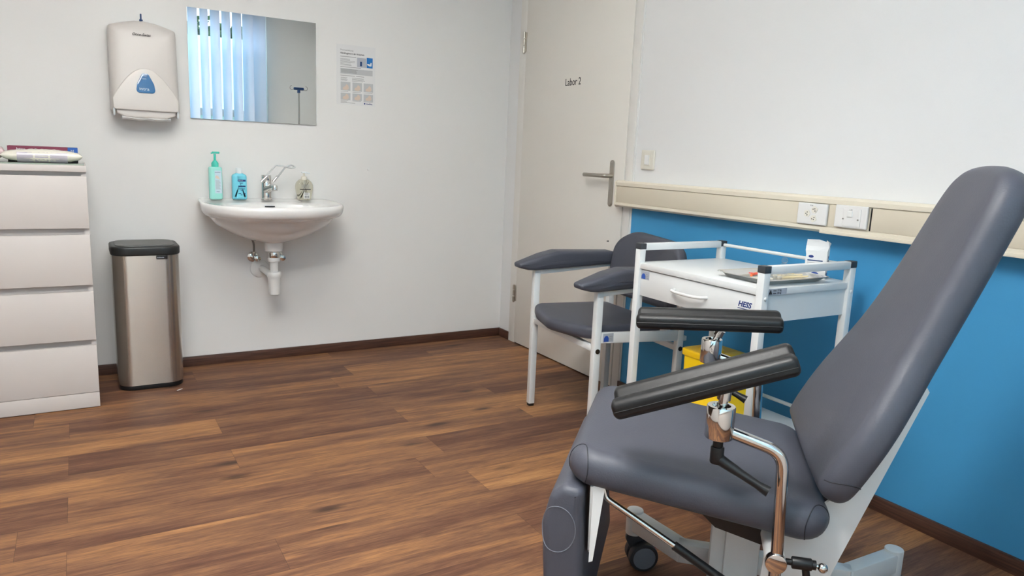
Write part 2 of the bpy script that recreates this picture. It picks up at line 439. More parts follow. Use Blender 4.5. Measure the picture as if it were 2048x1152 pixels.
# ================================================================== SETTING
YR, XL, HC = -4.10, -3.9, 2.60
def struct(b, name, m): return b.build(name, m, kind='structure')
struct(B().bb(XL-.1, .1, YR-.25, .1, -.08, 0), 'floor', 'floor')
struct(B().bb(XL-.1, .1, YR-.25, .1, HC, HC+.1), 'ceiling', 'ceil')
struct(B().bb(XL, 0, 0, .1, 0, HC), 'wall_back', 'wall')
DY0, DY1 = -0.126, -1.187     # door frame outer edges
DZ = 2.07
wr = B(); wr.bb(0, .1, YR-.25, DY1, 0, HC); wr.bb(0, .1, DY0, .1, 0, HC); wr.bb(0, .1, DY1, DY0, DZ, HC)
struct(wr, 'wall_right', 'wallr')
struct(B().bb(XL-.1, XL, YR-.25, .1, 0, HC), 'wall_left', 'wall')
WX0, WX1, WZ0, WZ1 = -3.05, -0.50, 0.85, 2.46
w = B(); w.bb(XL, WX0, YR-.25, YR, 0, HC); w.bb(WX1, 0, YR-.25, YR, 0, HC); w.bb(WX0, WX1, YR-.25, YR, 0, WZ0); w.bb(WX0, WX1, YR-.25, YR, WZ1, HC)
struct(w, 'wall_rear', 'wall')
# skirting
BH, BT = 0.05, 0.012
struct(B().bb(XL, 0, -BT, 0, 0, BH, bev=.002), 'baseboard_back', 'skirt')
b = B(); b.bb(-BT, 0, DY0, -BT, 0, BH, bev=.002); b.bb(-BT, 0, YR, DY1, 0, BH, bev=.002)
struct(b, 'baseboard_right', 'skirt')
struct(B().bb(XL, XL+BT, YR, 0, 0, BH, bev=.002), 'baseboard_left', 'skirt')
struct(B().bb(XL, 0, YR, YR+BT, 0, BH, bev=.002), 'baseboard_rear', 'skirt')

# door in the right wall
door = bpy.data.objects.new('door_1', None); COL.objects.link(door); door['kind'] = 'structure'; door.empty_display_size = .05
LY0, LY1 = -0.199, -1.135
B().bb(-.012, .028, LY1, LY0, .007, 2.00, bev=.002).build('door_leaf', 'door', door)
fr = B(); fr.bb(-.008, .10, LY0+.003, DY0, 0, DZ, bev=.002); fr.bb(-.008, .10, DY1, LY1-.003, 0, DZ, bev=.002); fr.bb(-.008, .10, DY1, DY0, 2.003, DZ, bev=.002)
fr.bb(.03, .045, DY1, DY0, 0, DZ)
fr.build('door_frame', 'frame', door)
B().bb(.0, .09, DY1+.02, DY0-.02, 0, .004).build('door_gap_shade', 'black', door)  # black strip standing in for the shade in the gap under the leaf
for z0, z1 in ((1.68, 1.792), (.254, .354)):
    h = B(); y = LY0+.012
    h.cyl((-.019, y, z0), (-.019, y, z0+(z1-z0)*.30), .0075, 14); h.cyl((-.019, y, z0+(z1-z0)*.34), (-.019, y, z0+(z1-z0)*.66), .0065, 14); h.cyl((-.019, y, z0+(z1-z0)*.7), (-.019, y, z1), .0075, 14)
    h.bb(-.015, -.008, y-.020, y+.004, z0+.004, z1-.004, bev=.001); h.sphere((-.019, y, z0), .0065)
    h.build('hinge', 'hinge', door)
p = B(); p.pillow(rrect(-1.062, -1.029, .884, 1.106, .0162), .006, .0025, lambda u, v, w: (-.015+w, u, v), 3)
pl = p.build('handle_plate', 'satin', door)
B().tube(fillet3([(-.015, -1.046, 1.030), (-.062, -1.046, 1.030), (-.062, -.885, 1.030)], .018), .0095, 16).build('door_handle', 'satin', door)
s_ = B()
for z in (.894, 1.096): s_.cyl((-.017, -1.0455, z), (-.0195, -1.0455, z), .004, 12)
s_.build('handle_screws', 'hinge', pl)
text('door_lettering', 'Labor 2', .052, 'ink', door, (-.0125, -.606, 1.474), RR_, sx=.86)

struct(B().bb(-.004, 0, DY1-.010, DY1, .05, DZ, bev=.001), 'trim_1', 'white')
# window (rear wall, behind the photographer; seen in the mirror)
win = bpy.data.objects.new('window_1', None); COL.objects.link(win); win['kind'] = 'structure'; win.empty_display_size = .05
f = B(); fy0, fy1 = YR-.12, YR-.05
def frame_rect(x0, x1, z0, z1, t):
    f.bb(x0, x0+t, fy0, fy1, z0, z1, bev=.004); f.bb(x1-t, x1, fy0, fy1, z0, z1, bev=.004)
    f.bb(x0+t, x1-t, fy0, fy1, z0, z0+t, bev=.004); f.bb(x0+t, x1-t, fy0, fy1, z1-t, z1, bev=.004)
frame_rect(WX0, WX1, WZ0, WZ1, .055)
xm = (WX0+WX1)/2; f.bb(xm-.05, xm+.05, fy0, fy1, WZ0+.05, WZ1-.05, bev=.004)
f.bb(WX0+.05, WX1-.05, fy0, fy1, 1.385, 1.455, bev=.004)
f.build('window_frame', 'white', win)
B().bb(WX0+.05, WX1-.05, YR-.095, YR-.085, 2.15, WZ1-.05).build('pane', 'glass', win)
B().bb(WX0+.05, WX1-.05, YR-.095, YR-.085, 1.45, 2.15).build('frosted_pane', 'frost', win, label='frosted lower strip of the pane')
B().bb(WX0+.05, WX1-.05, YR-.095, YR-.085, WZ0+.05, 1.39).build('lower_pane', 'frost', win)
B().bb(WX0-.02, WX1+.02, YR-.02, YR+.03, WZ0-.03, WZ0, bev=.004).build('window_sill', 'white', win)
h = B(); h.box((WX1-.028, YR-.045, 1.62), (.028, .012, .07), bev=.004); h.tube(fillet3([(WX1-.028, YR-.04, 1.63), (WX1-.028, YR-.005, 1.63), (WX1-.028, YR-.005, 1.51)], .01), .008, 12)
h.build('window_handle', 'white', win)
# garden beyond the window
random.seed(4)
lawn = B().bb(-9, 5, -16, YR-.26, -.3, -.25).build('garden_lawn', 'lawn', kind='structure')
t = thing('garden_hedge', 'dense green hedge outside the window, seen in the mirror between blind slats', 'hedge', (0, -7.4, -.25))
bm = bmesh.new(); rnd = random.Random(3)
for k in range(7000):
    x = rnd.uniform(-4.2, 2.6); c = Vector((x, rnd.uniform(.32, .52), rnd.uniform(1.2, 3.05+.12*math.sin(x*2.3)+.07*math.sin(x*7))))
    d = Vector((rnd.uniform(-1,1), rnd.uniform(-1,1), rnd.uniform(-1,1))).normalized(); e = d.orthogonal().normalized(); l = rnd.uniform(.04, .08)
    v = [bm.verts.new(c+d*l), bm.verts.new(c+e*l*.5), bm.verts.new(c-d*l), bm.verts.new(c-e*l*.5)]; bm.faces.new(v)
me = bpy.data.meshes.new('foliage'); bm.to_mesh(me); bm.free(); me.materials.append(M['leaf'])
o = bpy.data.objects.new('foliage', me); COL.objects.link(o); o.parent = t
b = B(); b.box((-.8, 0, 1.45), (6.8, .66, 2.9), bev=.12); b.build('hedge_body', 'leaf', t)

# ceiling lights
def ceiling_light(x, y, down, up, lab):
    t = thing('ceiling_light', lab, 'ceiling light', (x, y, HC), 0, 'louvred ceiling lights')
    L_, Wd, D = 1.24, .26, -.13
    b = B(); b.bb(-L_/2, L_/2, -Wd/2, -Wd/2+.012, D-.07, D); b.bb(-L_/2, L_/2, Wd/2-.012, Wd/2, D-.07, D)
    b.bb(-L_/2, -L_/2+.012, -Wd/2+.012, Wd/2-.012, D-.07, D); b.bb(L_/2-.012, L_/2, -Wd/2+.012, Wd/2-.012, D-.07, D); b.bb(-L_/2+.012, L_/2-.012, -Wd/2+.012, Wd/2-.012, D-.022, D-.012); b.build('lamp_housing', 'white', t)
    for sx_ in (-1, 1): B().cyl((sx_*.45, 0, D-.02), (sx_*.45, 0, -.001), .004, 8).build('suspension_rod', 'steel', t)
    v = B()
    for k in range(17): v.bb(-L_/2+.07*k+.055, -L_/2+.07*k+.057, -Wd/2+.012, Wd/2-.012, D-.068, D-.040)
    v.build('louvre', 'white', t)
    for pw, z, rx, nm in ((down, D-.028, 0, 'down_light'), (up, D-.006, PI, 'added_up_light')):  # up-light added, and fixture hung below the ceiling, for even bounce light
        a = area(nm, (0, 0, z), (rx, 0, 0), L_-.06, Wd-.05, pw, (1.0, 0.985, 0.955)); a.parent = t
for i, q_ in enumerate(LAMPS):
    ceiling_light(*q_, ('louvred light nearer the sink wall, hung low with an added up-light', 'louvred light nearer the window, hung low with an added up-light')[i])

# ================================================================== RIGHT WALL FITTINGS
# cable trunking
TY0, TY1 = -1.135, YR
tr = thing('cable_trunking', 'long cream plastic cable trunking running along the wall above the blue paint', 'cable trunking', (0, TY0, .95))
prof = [(-.002,-.058),(-.050,-.058),(-.060,-.050),(-.060,-.040),(-.053,-.036),(-.053,.036),(-.060,.040),(-.060,.054),(-.052,.062),(-.002,.062)]
ln = TY1-TY0
b = B(); b.ring_faces([[b.bm.verts.new((x, yy, z)) for x, z in prof] for yy in (-.006, ln)]); b.build('trunking_body', 'cream', tr)
# covers between the lips
ys = [-.004, -.965+.0, -1.168, -1.292, ln]
segs = [(-.008, -1.022), (-1.144, -1.166), (-1.298, ln)]
for a_, c_ in segs: B().bb(-.057, -.051, c_, a_, -.0365, .0365, bev=.0008).build('trunking_cover', 'cream2', tr)
e = B(); e.pillow(fillet([(-.001,-.060),(-.052,-.060),(-.062,-.051),(-.062,.056),(-.053,.064),(-.001,.064)], .003, 2), .008, .002, lambda u, v, w: (u, w-.002, v), 2); e.build('end_cap', 'cream', tr)
B().bb(-.064, -.045, -2.0, -1.118, -.0605, -.0495, bev=.001).build('joint_strip', 'cream', tr)
B().bb(-.0575, -.052, -1.2960, -1.2935, -.036, .036).build('cover_gap', 'black', tr)
# power socket (Swiss triple)
so = thing('power_socket', 'white triple power socket set in the cream trunking', 'power socket', (-.057, -2.217, .951))
B().pillow(rrect(-.058, .058, -.036, .036, .004), .010, .003, lambda u, v, w: (-.004+w, u, v), 3).build('faceplate', 'whiteg', so)
for k, a in enumerate((R(55), R(180), R(-60))):
    cx_, cz_ = math.cos(a)*.0155, math.sin(a)*.0155
    rz = Matrix.Rotation(a, 2)
    hexa = fillet([tuple(rz @ Vector(q)) for q in [(-.011,0),(-.004,-.0115),(.013,-.0095),(.013,.0095),(-.004,.0115)]], .003, 3)
    B().prism([(u+cx_, v+cz_) for u, v in hexa], -.0105, -.0085, lambda u, v, w: (w, -u, v)).build('outlet', 'offwhite', so)
    hh = B()
    for q in ((.001,.005),(.001,-.005),(.006,0)):
        r_ = rz @ Vector(q); hh.cyl((-.0112, -(r_.x+cx_), r_.y+cz_), (-.009, -(r_.x+cx_), r_.y+cz_), .0019, 10)
    hh.build('pin_holes', 'ink', so)
text('socket_marking', 'F14', .0075, 'inkg', so, (-.0093, .008, .026), RR_)
sw = thing('switch_panel', 'white blank switch plate with one small rocker beside the power socket', 'switch plate', (-.057, -2.364, .952))
B().pillow(rrect(-.058, .058, -.035, .038, .004), .010, .003, lambda u, v, w: (-.004+w, u, v), 3).build('faceplate', 'whiteg', sw)
B().pillow(rrect(-.037, .027, -.030, .028, .002), .003, .001, lambda u, v, w: (-.0095+w, u, v), 2).build('insert', 'whiteg', sw)
B().pillow(rrect(-.009, .011, .001, .020, .002), .006, .002, lambda u, v, w: (-.0115+w, u, v), 2).build('rocker', 'white', sw)
for yy in (.024, -.029): B().cyl((-.013, yy, -.006), (-.010, yy, -.006), .0025, 10).build('screw', 'steel', sw)
text('switch_marking', '1 35', .006, 'inkg', sw, (-.0115, .004, .0225), RR_)
# light switch
ls = thing('light_switch', 'square off-white light switch on the wall right of the door', 'light switch', (0, -1.288, 1.112))
B().pillow(rrect(-.043, .043, -.043, .043, .004), .010, .003, lambda u, v, w: (-.005+w, u, v), 3).build('faceplate', 'offwhite', ls)
B().pillow(rrect(-.020, .020, -.026, .026, .002), .004, .001, lambda u, v, w: (-.0105+w, u, v), 2).build('switch_bezel', 'offwhite', ls)
B().pillow(rrect(-.014, .014, -.021, .021, .002), .006, .002, lambda u, v, w: (-.013+w, u, v), 2).build('rocker', 'white', ls)

# ================================================================== BACK WALL FITTINGS
mi = thing('wall_mirror', 'frameless rectangular mirror above the washbasin reflecting the blinds', 'mirror', (-1.4425, 0, 1.47))
B().bb(-.2995, .2995, -.006, 0, -.2495, .2525).build('mirror_backing', 'steel', mi)
B().bb(-.300, .300, -.009, -.006, -.250, .253).build('mirror_glass', 'mirror', mi)

# paper poster
po = thing('hygiene_poster', 'white printed hand hygiene notice taped on the wall right of the mirror', 'poster', (-1.034, 0, 1.335))
B().bb(0, .210, -.0012, -.0002, 0, .303).build('sheet', 'paper', po)
Y_ = -.0014
text('heading', 'Praxisanleitung', .0115, 'inkg', po, (.020, Y_, .272), RB, ext=.0002)
text('title', 'Händehygiene in der Arztpraxis', .0125, 'ink', po, (.020, Y_, .256), RB, ext=.0002, sx=.80, bold=.0002)
ll = B(); rnd = random.Random(2)
def tl(x0, x1, z, t=.0016): ll.bb(x0, x1, Y_-.0003, Y_+.0002, z, z+t)
for z in (.242,): tl(.020, .105, z, .0025)
for z in (.231,.226,.221,.216,.211,.204,.199): tl(.020, .10-rnd.random()*.03, z)
tl(.020, .13, .190, .0025); tl(.020, .098, .147, .0022); tl(.105, .148, .147, .0022)
for z in (.137,.132,.127,.122): tl(.022, .062-rnd.random()*.015, z); tl(.083, .170-rnd.random()*.04, z)
for x in (.022, .085, .146):
    for z in (.066, .018+.001*(x*100 % 3)): tl(x, x+.052-rnd.random()*.012, z); 
tl(.022, .10, .0095); tl(.022, .055, .0135)
ll.build('text_lines', 'inkg', po, flat=True, kind='stuff')
B().bb(.020, .195, Y_-.0003, Y_+.0002, .156, .184).build('grey_panel', 'inkl', po)
pb = B()
for z in (.178,.173,.168,.163): pb.bb(.024, .115-rnd.random()*.02, Y_-.0006, Y_, z, z+.002)
pb.build('panel_text', 'inkg', po)
B().bb(.110, .160, Y_-.0003, Y_+.0002, .196, .244).build('picture', 'labelg', po)
B().pillow(rrect(.126, .136, .202, .225, .002), .0008, .0003, lambda u, v, w: (u, Y_-.0006+w, v), 1).build('picture_bottle', 'navy', po)
B().bb(.162, .195, Y_-.0003, Y_+.0002, .196, .248).build('blue_picture', 'blue', po)
B().prism(fillet([(.164,.212),(.176,.206),(.188,.206),(.190,.224),(.183,.224),(.180,.215),(.166,.218)], .002, 2), Y_-.0008, Y_-.0004, lambda u, v, w: (u, w, v)).build('hand_shape', 'paper', po)
for i, x in enumerate((.022, .085, .146)):
    for j, z in enumerate((.072, .024)):
        ph = B().bb(x, x+.052, Y_-.0003, Y_+.0002, z, z+.044-.008*(j)).build('photo', 'inkl', po)
        hb = B(); hb.prism(fillet([(x+.010,z+.004),(x+.034,z+.002),(x+.044,z+.012),(x+.040,z+.026),(x+.030,z+.034),(x+.024,z+.022),(x+.012,z+.016)], .004, 3), Y_-.0007, Y_-.0004, lambda u, v, w: (u, w, v))
        hb.build('photo_hand', 'skin', ph)
text('logo_text', 'medica', .012, 'inkb', po, (.160, Y_, .0075), RB, ext=.0002, bold=.0003)
b = B(); b.cyl((.152, Y_+.0002, .0115), (.152, Y_-.0004, .0115), .0042, 16); b.build('logo_dot', 'inkb', po)

# round wall plug
wp = B(); wp.cyl((-.857, 0, 1.005), (-.857, -.005, 1.005), .0105, 20, bev=.0015)
tag(wp.build('wall_plug', 'white'), 'tiny round white cap on the bare wall right of the washbasin', 'wall cap')

# paper towel dispenser
pd = thing('paper_towel_dispenser', 'white plastic paper towel dispenser with blue window, left of the mirror', 'paper towel dispenser', (-1.937, 0, 1.20))
def dfront(u, v):                      # depth of the front face at height v
    s = max(0, min(1, (v-.02)/.41)); return -(.128 - .045*s**1.6)
out = [(-.139, .025), (.139, .025)] + [(.139-.004*k/6, .025+.372*k/6) for k in range(1, 7)] + [(.135-.27*k/10, .397+.030*math.sin(PI*k/10)*1.0) for k in range(1, 10)] + [(-.135-.004*k/6, .397-.372*k/6) for k in range(0, 6)]
out = ccw(fillet(out, [.016 if i in (0, 1, 7, 17) else 0 for i in range(len(out))], 5))
bb = B(); N = len(out); rings = []
for w_, ins_ in ((0, .0), (.35, 0), (.72, 0), (.86, .006), (.95, .016), (1.0, .030)):
    cx_, cz_ = 0, .22
    ring = []
    for u, v in out:
        k = 1-ins_/.14; uu, vv = u*k, cz_+(v-cz_)*(1-ins_/.21)
        ring.append(bb.bm.verts.new((uu, dfront(uu, vv)*w_-.0005, vv)))
    rings.append(ring)
for q in (.85, .6, .3, .02):
    ring = []
    for u, v in out:
        uu, vv = u*(1-.030/.14)*q, .22+(v-.22)*(1-.030/.21)*q
        ring.append(bb.bm.verts.new((uu, dfront(uu, vv)-.006*(1-q*q), vv)))
    rings.append(ring)
bb.ring_faces(rings); dh = bb.build('dispenser_housing', 'disp', pd)
# lower raised arc panel
arc = [(-.130, .036)] + [(-.132+.264*k/24, .085+.135*math.sin(PI*k/24)**.9) for k in range(25)] + [(.130, .036)]
ap = B(); ap.pillow(fillet(arc, [.012]+[0]*25+[.012], 4), .010, .004, lambda u, v, w: (u, dfront(u, v)-.006*(1-min(1, (u/.12)**2))-.001-w-.002*(v < .09)*(.09-v)*10, v), 3)
ap.build('arc_panel', 'disp2', pd)
wd = [(-.040, .112), (.040, .112), (.034, .152), (.012, .197), (-.012, .197), (-.034, .152)]
wdo = fillet(wd, [.014, .014, .03, .012, .012, .03], 6)
# window follows the panel surface
yb = lambda u, v: dfront(u, v)-.0125
B().pillow(wdo, .003, .0012, lambda u, v, w: (u, yb(u, v)-w, v), 2).build('level_window', mat('blue_window', (46,104,156), 0.15, coat=.5), pd)
mid_ = (yb(0, .13))-.0022
text('window_lettering', 'intra', .019, 'lightblue', pd, (-.027, yb(0,.124)-.003, .124), (R(90)-R(7), 0, 0), ext=.0002, sx=1.15)
text('window_small_text', 'table', .008, 'lightblue', pd, (-.012, yb(0,.17)-.003, .172), (R(90)-R(7), 0, 0), ext=.0002)
text('dispenser_lettering', 'Occo-Swiss', .0155, 'ink', pd, (-.043, dfront(0,.37)-.0085, .360), (R(90)-R(9), 0, 0), ext=.0003, shear=.3, bold=.0003)
lp_ = B(); lp_.pillow(fillet([(-.124,.056),(-.118,.020),(-.08,.004),(.08,.004),(.118,.020),(.124,.056),(.07,.046),(-.07,.046)], .008, 4), .030, .006, lambda u, v, w: (u, -.108-w, v), 3)
lp_.build('outlet_lip', 'disp2', pd)
for sx_ in (-1, 1): B().bb(sx_*.128-.004, sx_*.128+.004, -.124, -.09, .010, .042, bev=.003).build('lip_clip', 'clearcap', pd)
pt = B(); rings = []
for k in range(13):
    u = -.098+.196*k/12; zz = .006+.004*math.sin(k*1.3); 
    rings.append([pt.bm.verts.new(v) for v in ((u, -.070, .03), (u, -.105, .016), (u, -.122-.004*math.sin(k*.9), -.002+zz*.5), (u, -.112, -.010+zz*.6), (u, -.075, .006))])
pt.ring_faces(rings); pt.build('paper_towel', 'paper', pd)
kb = B(); kb.cyl((0, -.004, .438), (0, -.030, .438), .005, 10); kb.bb(-.003, .003, -.045, -.028, .430, .462, bev=.002); kb.box((0, -.045, .434), (.014, .004, .006), bev=.001)
kb.build('dispenser_key', 'navy', pd)

# ------------------------------------------------------------------ washbasin
ZS = .838
ws = thing('washbasin', 'white ceramic wall-hung washbasin with bottle trap under the mirror', 'washbasin', (-1.41, 0, 0))
NB = 72; CY = -.25
def outer_pt(th):
    dx, dy = math.cos(th), math.sin(th)
    lo, hi = 0, 1.0
    def inside(t):
        x, y = dx*t, CY+dy*t
        if y > 0: return False
        if y > -.20: return abs(x) <= .3265-.010*max(0, 1+y/.20)
        return (abs(x)/.3265)**2.3+((-.20-y)/.290)**2.3 <= 1
    for _ in range(40):
        m_ = (lo+hi)/2
        if inside(m_): lo = m_
        else: hi = m_
    return (dx*lo, CY+dy*lo)
OUT = [outer_pt(2*PI*k/NB+.0001) for k in range(NB)]
def lerp_tab(tab, z):
    for (z0, v0), (z1, v1) in zip(tab[:-1], tab[1:]):
        if z0 >= z >= z1: return v0+(v1-v0)*(z0-z)/(z0-z1)
    return tab[-1][1] if z < tab[-1][0] else tab[0][1]
BX = [(.84, 1.0), (.80, .93), (.76, .82), (.72, .68), (.69, .54), (.665, .38), (.65, .24), (.64, .16)]
BXF = [(.84, 1.0), (.778, .895), (.765, .875), (.74, .82), (.72, .74), (.69, .60), (.665, .44), (.65, .30), (.64, .2)]
BYT = [(.84, 1.0), (.80, .95), (.77, .90), (.72, .80), (.69, .72), (.665, .62), (.65, .54), (.64, .50)]
LIP = [(.84, 1.0), (.832, 1.012), (.815, 1.012), (.797, .995), (.785, .970), (.778, .925)]
sb = B(); rings = []
for z in (.838, .832, .822, .81, .797, .787, .781, .778, .776, .76, .74, .72, .705, .69, .675, .665, .655, .65, .643):
    ring = []
    for x, y in OUT:
        fr_ = min(1, max(0, -y/.25)); fr_ = fr_*fr_*(3-2*fr_)
        sx_, sy_ = lerp_tab(BX, z), lerp_tab(BYT, z)
        if z > .7775: 
            l_ = lerp_tab(LIP, z); sx_ = sx_*(1-fr_)+l_*fr_; sy_ = sy_*(1-fr_)+l_*fr_
        else: sx_ = sx_*(1-fr_)+lerp_tab(BXF, z)*fr_
        ring.append(sb.bm.verts.new((x*sx_, y*sy_, z-(.010*min(1, -y/.45) if z > .77 else .010*min(1, -y/.45)*max(0, (z-.64)/.13)))))
    rings.append(ring)
rings.reverse()
# rim and bowl
def bowl(q, z, a=.235, b_=.150, cy=-.285):
    ring = []
    for k in range(NB):
        th = 2*PI*k/NB+.0001
        bx, by = a*math.copysign(abs(math.cos(th))**.8, math.cos(th)), cy+b_*math.copysign(abs(math.sin(th))**.8, math.sin(th))
        if q > 0: x, y = OUT[k][0]*q+bx*(1-q), OUT[k][1]*q+by*(1-q)
        else: x, y = bx*(1+q), cy+(by-cy)*(1+q)
        ring.append(sb.bm.verts.new((x, y, z-.010*min(1, max(0, -y)/.45))))
    return ring
for q, z in ((.97, .841), (.90, .842), (.75, .838), (.5, .834), (.25, .832), (.1, .830), (0, .824), (-.03, .812), (-.08, .785), (-.2, .745), (-.4, .715), (-.7, .702), (-.93, .698)):
    rings.append(bowl(q, z))
sb.ring_faces(rings); sb.build('basin', 'ceramic', ws)
b = B(); b.bb(-.026, .020, -.150, -.136, .8095, .8145); b.build('overflow_slot', 'seam', ws)
B().bb(-.30, .30, -.012, -.0, .834, .843, bev=.004).build('rear_upstand', 'ceramic', ws)
tp = B(); tx, ty = 0.0, -.20
tp.lathe([(0, .600), (.042, .600), (.044, .616), (.044, .645), (.03, .652), (0, .652)], (tx, ty, 0)); tp.build('basin_outlet', 'ceramic', ws)
B().lathe([(0, .566), (.026, .566), (.027, .570), (.027, .598), (.024, .602), (0, .602)], (tx, ty, 0)).build('drain_collar', 'chrome', ws)
tb = B(); tb.lathe([(0, .548), (.028, .548), (.029, .552), (.029, .562), (.026, .567), (0, .567)], (tx, ty, 0)); tb.lathe([(0, .46), (.0185, .46), (.0185, .55), (0, .55)], (tx, ty, 0))
tb.lathe([(0, .378), (.018, .378), (.025, .383), (.027, .395), (.030, .460), (.032, .468), (.034, .472), (.034, .490), (.030, .496), (0, .496)], (tx, ty, 0))
tb.tube(fillet3([(tx, ty, .478), (tx-.015, ty+.03, .478), (tx-.02, -.06, .485), (tx-.02, 0, .485)], .03), .016, 16)
tb.build('bottle_trap', 'white', ws)
B().lathe([(0, 0), (.047, 0), (.045, .008), (.030, .016), (0, .016)], (tx-.030, 0, .484), mtx=Matrix.Rotation(R(90), 4, 'X')).build('wall_rosette', 'white', ws)
for i, vx in enumerate((-.062, .062)):
    v = B(); v.lathe([(0, 0), (.027, 0), (.026, .006), (.016, .012), (.012, .012), (0, .012)], (vx, 0, .545), mtx=Matrix.Rotation(R(90), 4, 'X'))
    v.cyl((vx, -.01, .545), (vx, -.055, .545), .009, 16); v.cyl((vx, -.038, .545), (vx, -.038, .575), .008, 14); v.lathe([(0, 0), (.013, 0), (.015, .004), (.014, .018), (0, .02)], (vx+.012, -.05, .542), mtx=Matrix.Rotation(R(90), 4, 'X'))
    va = v.build('angle_valve', 'chrome', ws)
    B().tube(fillet3([(vx, -.038, .572), (vx, -.04, .62), (vx+(-.028, .02)[i], -.07, .668)], .05), .0048, 12).build('supply_hose', 'hose', va)

# faucet
fa = thing('faucet', 'chrome single-lever mixer tap with clear elbow lever on the washbasin', 'faucet', (-1.415, -.085, .8405))
fb = B(); fb.lathe([(0, 0), (.027, 0), (.027, .004), (.0235, .007), (.0235, .085), (.022, .09), (0, .09)]); fb.tube([(0, -.01, .050), (.012, -.075, .068), (.016, -.105, .070)], .014, 18, rr=[.020, .015, .014])
fb.build('faucet_body', 'chrome', fa)
B().cyl((.016, -.108, .076), (.016, -.112, .052), .0135, 20, bev=.002).build('spout_outlet', 'chrome', fa)
c = B(); c.cyl((0, 0, .088), (0, .0, .122), .0235, 28, bev=.002); c.build('mixer_head', 'chrome', fa)
lb = B(); lb.tube([(-.030, -.024, .088), (.000, -.02, .116)], .0075, 12); lb.tube([(.028, -.02, .090), (.052, -.016, .118)], .0065, 12); lb.build('lever_bracket', 'chrome', fa)
lv = B(); lv.tube(fillet3([(-.008, -.02, .116), (.042, -.03, .172), (.085, -.035, .166), (.115, -.035, .176), (.135, -.045, .166), (.110, -.052, .160), (.085, -.045, .166), (.048, -.022, .112)], .010), .0042, 10)
lv.build('elbow_lever', 'acryl', fa)

# bottles on the washbasin
b1 = thing('pump_bottle', 'tall mint green disinfectant bottle with teal pump, leftmost on the washbasin', 'pump bottle', (-1.650, -.075, .8405))
B().pillow(rrect(-.030, .030, -.022, .022, .016), .155, .008, lambda u, v, w: (u, v, w+.0775), 4).build('bottle', 'mint', b1)
B().lathe([(0, .150), (.016, .150), (.0165, .153), (.0165, .172), (.010, .182), (.0055, .186), (.0055, .215), (0, .215)]).build('pump_collar', 'teal', b1)
q = B(); q.pillow(rrect(-.017, .017, -.008, .008, .006), .010, .003, lambda u, v, w: (u+.004, v-.004, w+.222), 2); q.tube([(-.004, -.006, .222), (-.018, -.008, .218)], .0035, 8); q.build('pump_head', 'teal', b1)
lab = B().bb(-.006, .0245, -.0232, -.0222, .030, .138).build('label', 'lightblue', b1)
text('label_title', 'Sterillium', .0075, 'navy', lab, (-.005, -.0236, .127), RB, ext=.0002, sx=.85)
B().prism(fillet([(-.004,.104),(.004,.100),(.014,.098),(.018,.094),(.010,.112),(.0,.116)], .002, 2), -.0238, -.0232, lambda u, v, w: (u, w, v)).build('label_picture', 'skin', lab)
l2 = B()
for k in range(9): l2.bb(-.003, .020-.003*(k % 3), -.0236, -.0232, .050+.0048*k, .0515+.0048*k)
l2.build('label_print', 'inkg', lab); text('label_foot', 'med', .008, 'navy', lab, (.000, -.0236, .036), RB, ext=.0002)
b2 = thing('lotion_bottle', 'bright aqua lotion bottle with pale cap, second from left on the washbasin', 'lotion bottle', (-1.541, -.072, .8405))
B().pillow(fillet([(-.034,0),(.034,0),(.034,.118),(.014,.128),(-.014,.128),(-.034,.118)], [.006,.006,.014,.006,.006,.014], 5), .042, .014, lambda u, v, w: (u, w, v), 4).build('bottle', 'aqua', b2)
B().lathe([(0, .126), (.015, .126), (.0155, .129), (.0145, .150), (.0125, .153), (0, .153)]).build('cap', 'clearcap', b2)
B().bb(-.010, .026, -.0222, -.0208, .088, .097).build('label_band', 'inkb', b2)
text('label_title', 'Baktolin', .0065, 'lightblue', b2, (-.007, -.0226, .0905), RB, ext=.0002)
l3 = B()
for z, x0, x1, t in ((.080,.0,.014,.002),(.076,.002,.012,.002),(.062,-.008,.025,.006),(.051,-.006,.022,.003),(.045,.002,.012,.002),(.028,-.008,.004,.003),(.028,.016,.025,.004),(.022,.002,.010,.003)): l3.bb(x0, x1, -.0221, -.0208, z, z+t)
l3.build('label_print', 'navy', b2)
b3 = thing('soap_dispenser', 'clear rounded pump bottle with pale amber hand soap, right of the tap', 'soap dispenser', (-1.228, -.08, .8405))
B().pillow(fillet([(-.032,0),(.032,0),(.043,.055),(.043,.085),(.022,.104),(-.022,.104),(-.043,.085),(-.043,.055)], [.008,.008,.03,.03,.01,.01,.03,.03], 5), .042, .015, lambda u, v, w: (u, w, v), 4).build('bottle', 'soap', b3)
B().lathe([(0, .100), (.015, .100), (.0155, .103), (.014, .118), (.006, .122), (.005, .135), (0, .135)]).build('pump_collar', 'cotton', b3)
q = B(); q.pillow(rrect(-.014, .016, -.007, .007, .005), .008, .003, lambda u, v, w: (u, v, w+.139), 2); q.tube([(.01, 0, .139), (.028, -.01, .134)], .0035, 8); q.build('pump_head', 'clearcap', b3)
B().tube([(0, .004, .02), (0, .002, .1)], .003, 8).build('dip_tube', 'clearcap', b3)
q = B(); q.bb(-.026, .028, -.0228, -.0216, .052, .056); q.build('label_band', 'ink', b3)
lab = B().bb(-.008, .022, -.0224, -.0214, .008, .038).build('label', 'paper', b3)
l4 = B()
for k in range(8): l4.bb(-.004+.003*k, -.003+.003*k+.0008*(k % 2), -.0228, -.0222, .012, .023)
for k in range(4): l4.bb(-.004, .018-.003*(k % 2), -.0228, -.0222, .027+.0025*k, .028+.0025*k)
l4.build('barcode', 'ink', lab)
l5 = B()
for k in range(6): l5.bb(-.022+.002*(k % 3), .022-.002*(k % 2), -.0226, -.0216, .060+.0035*k, .0612+.0035*k)
l5.build('label_print', 'inkg', b3)

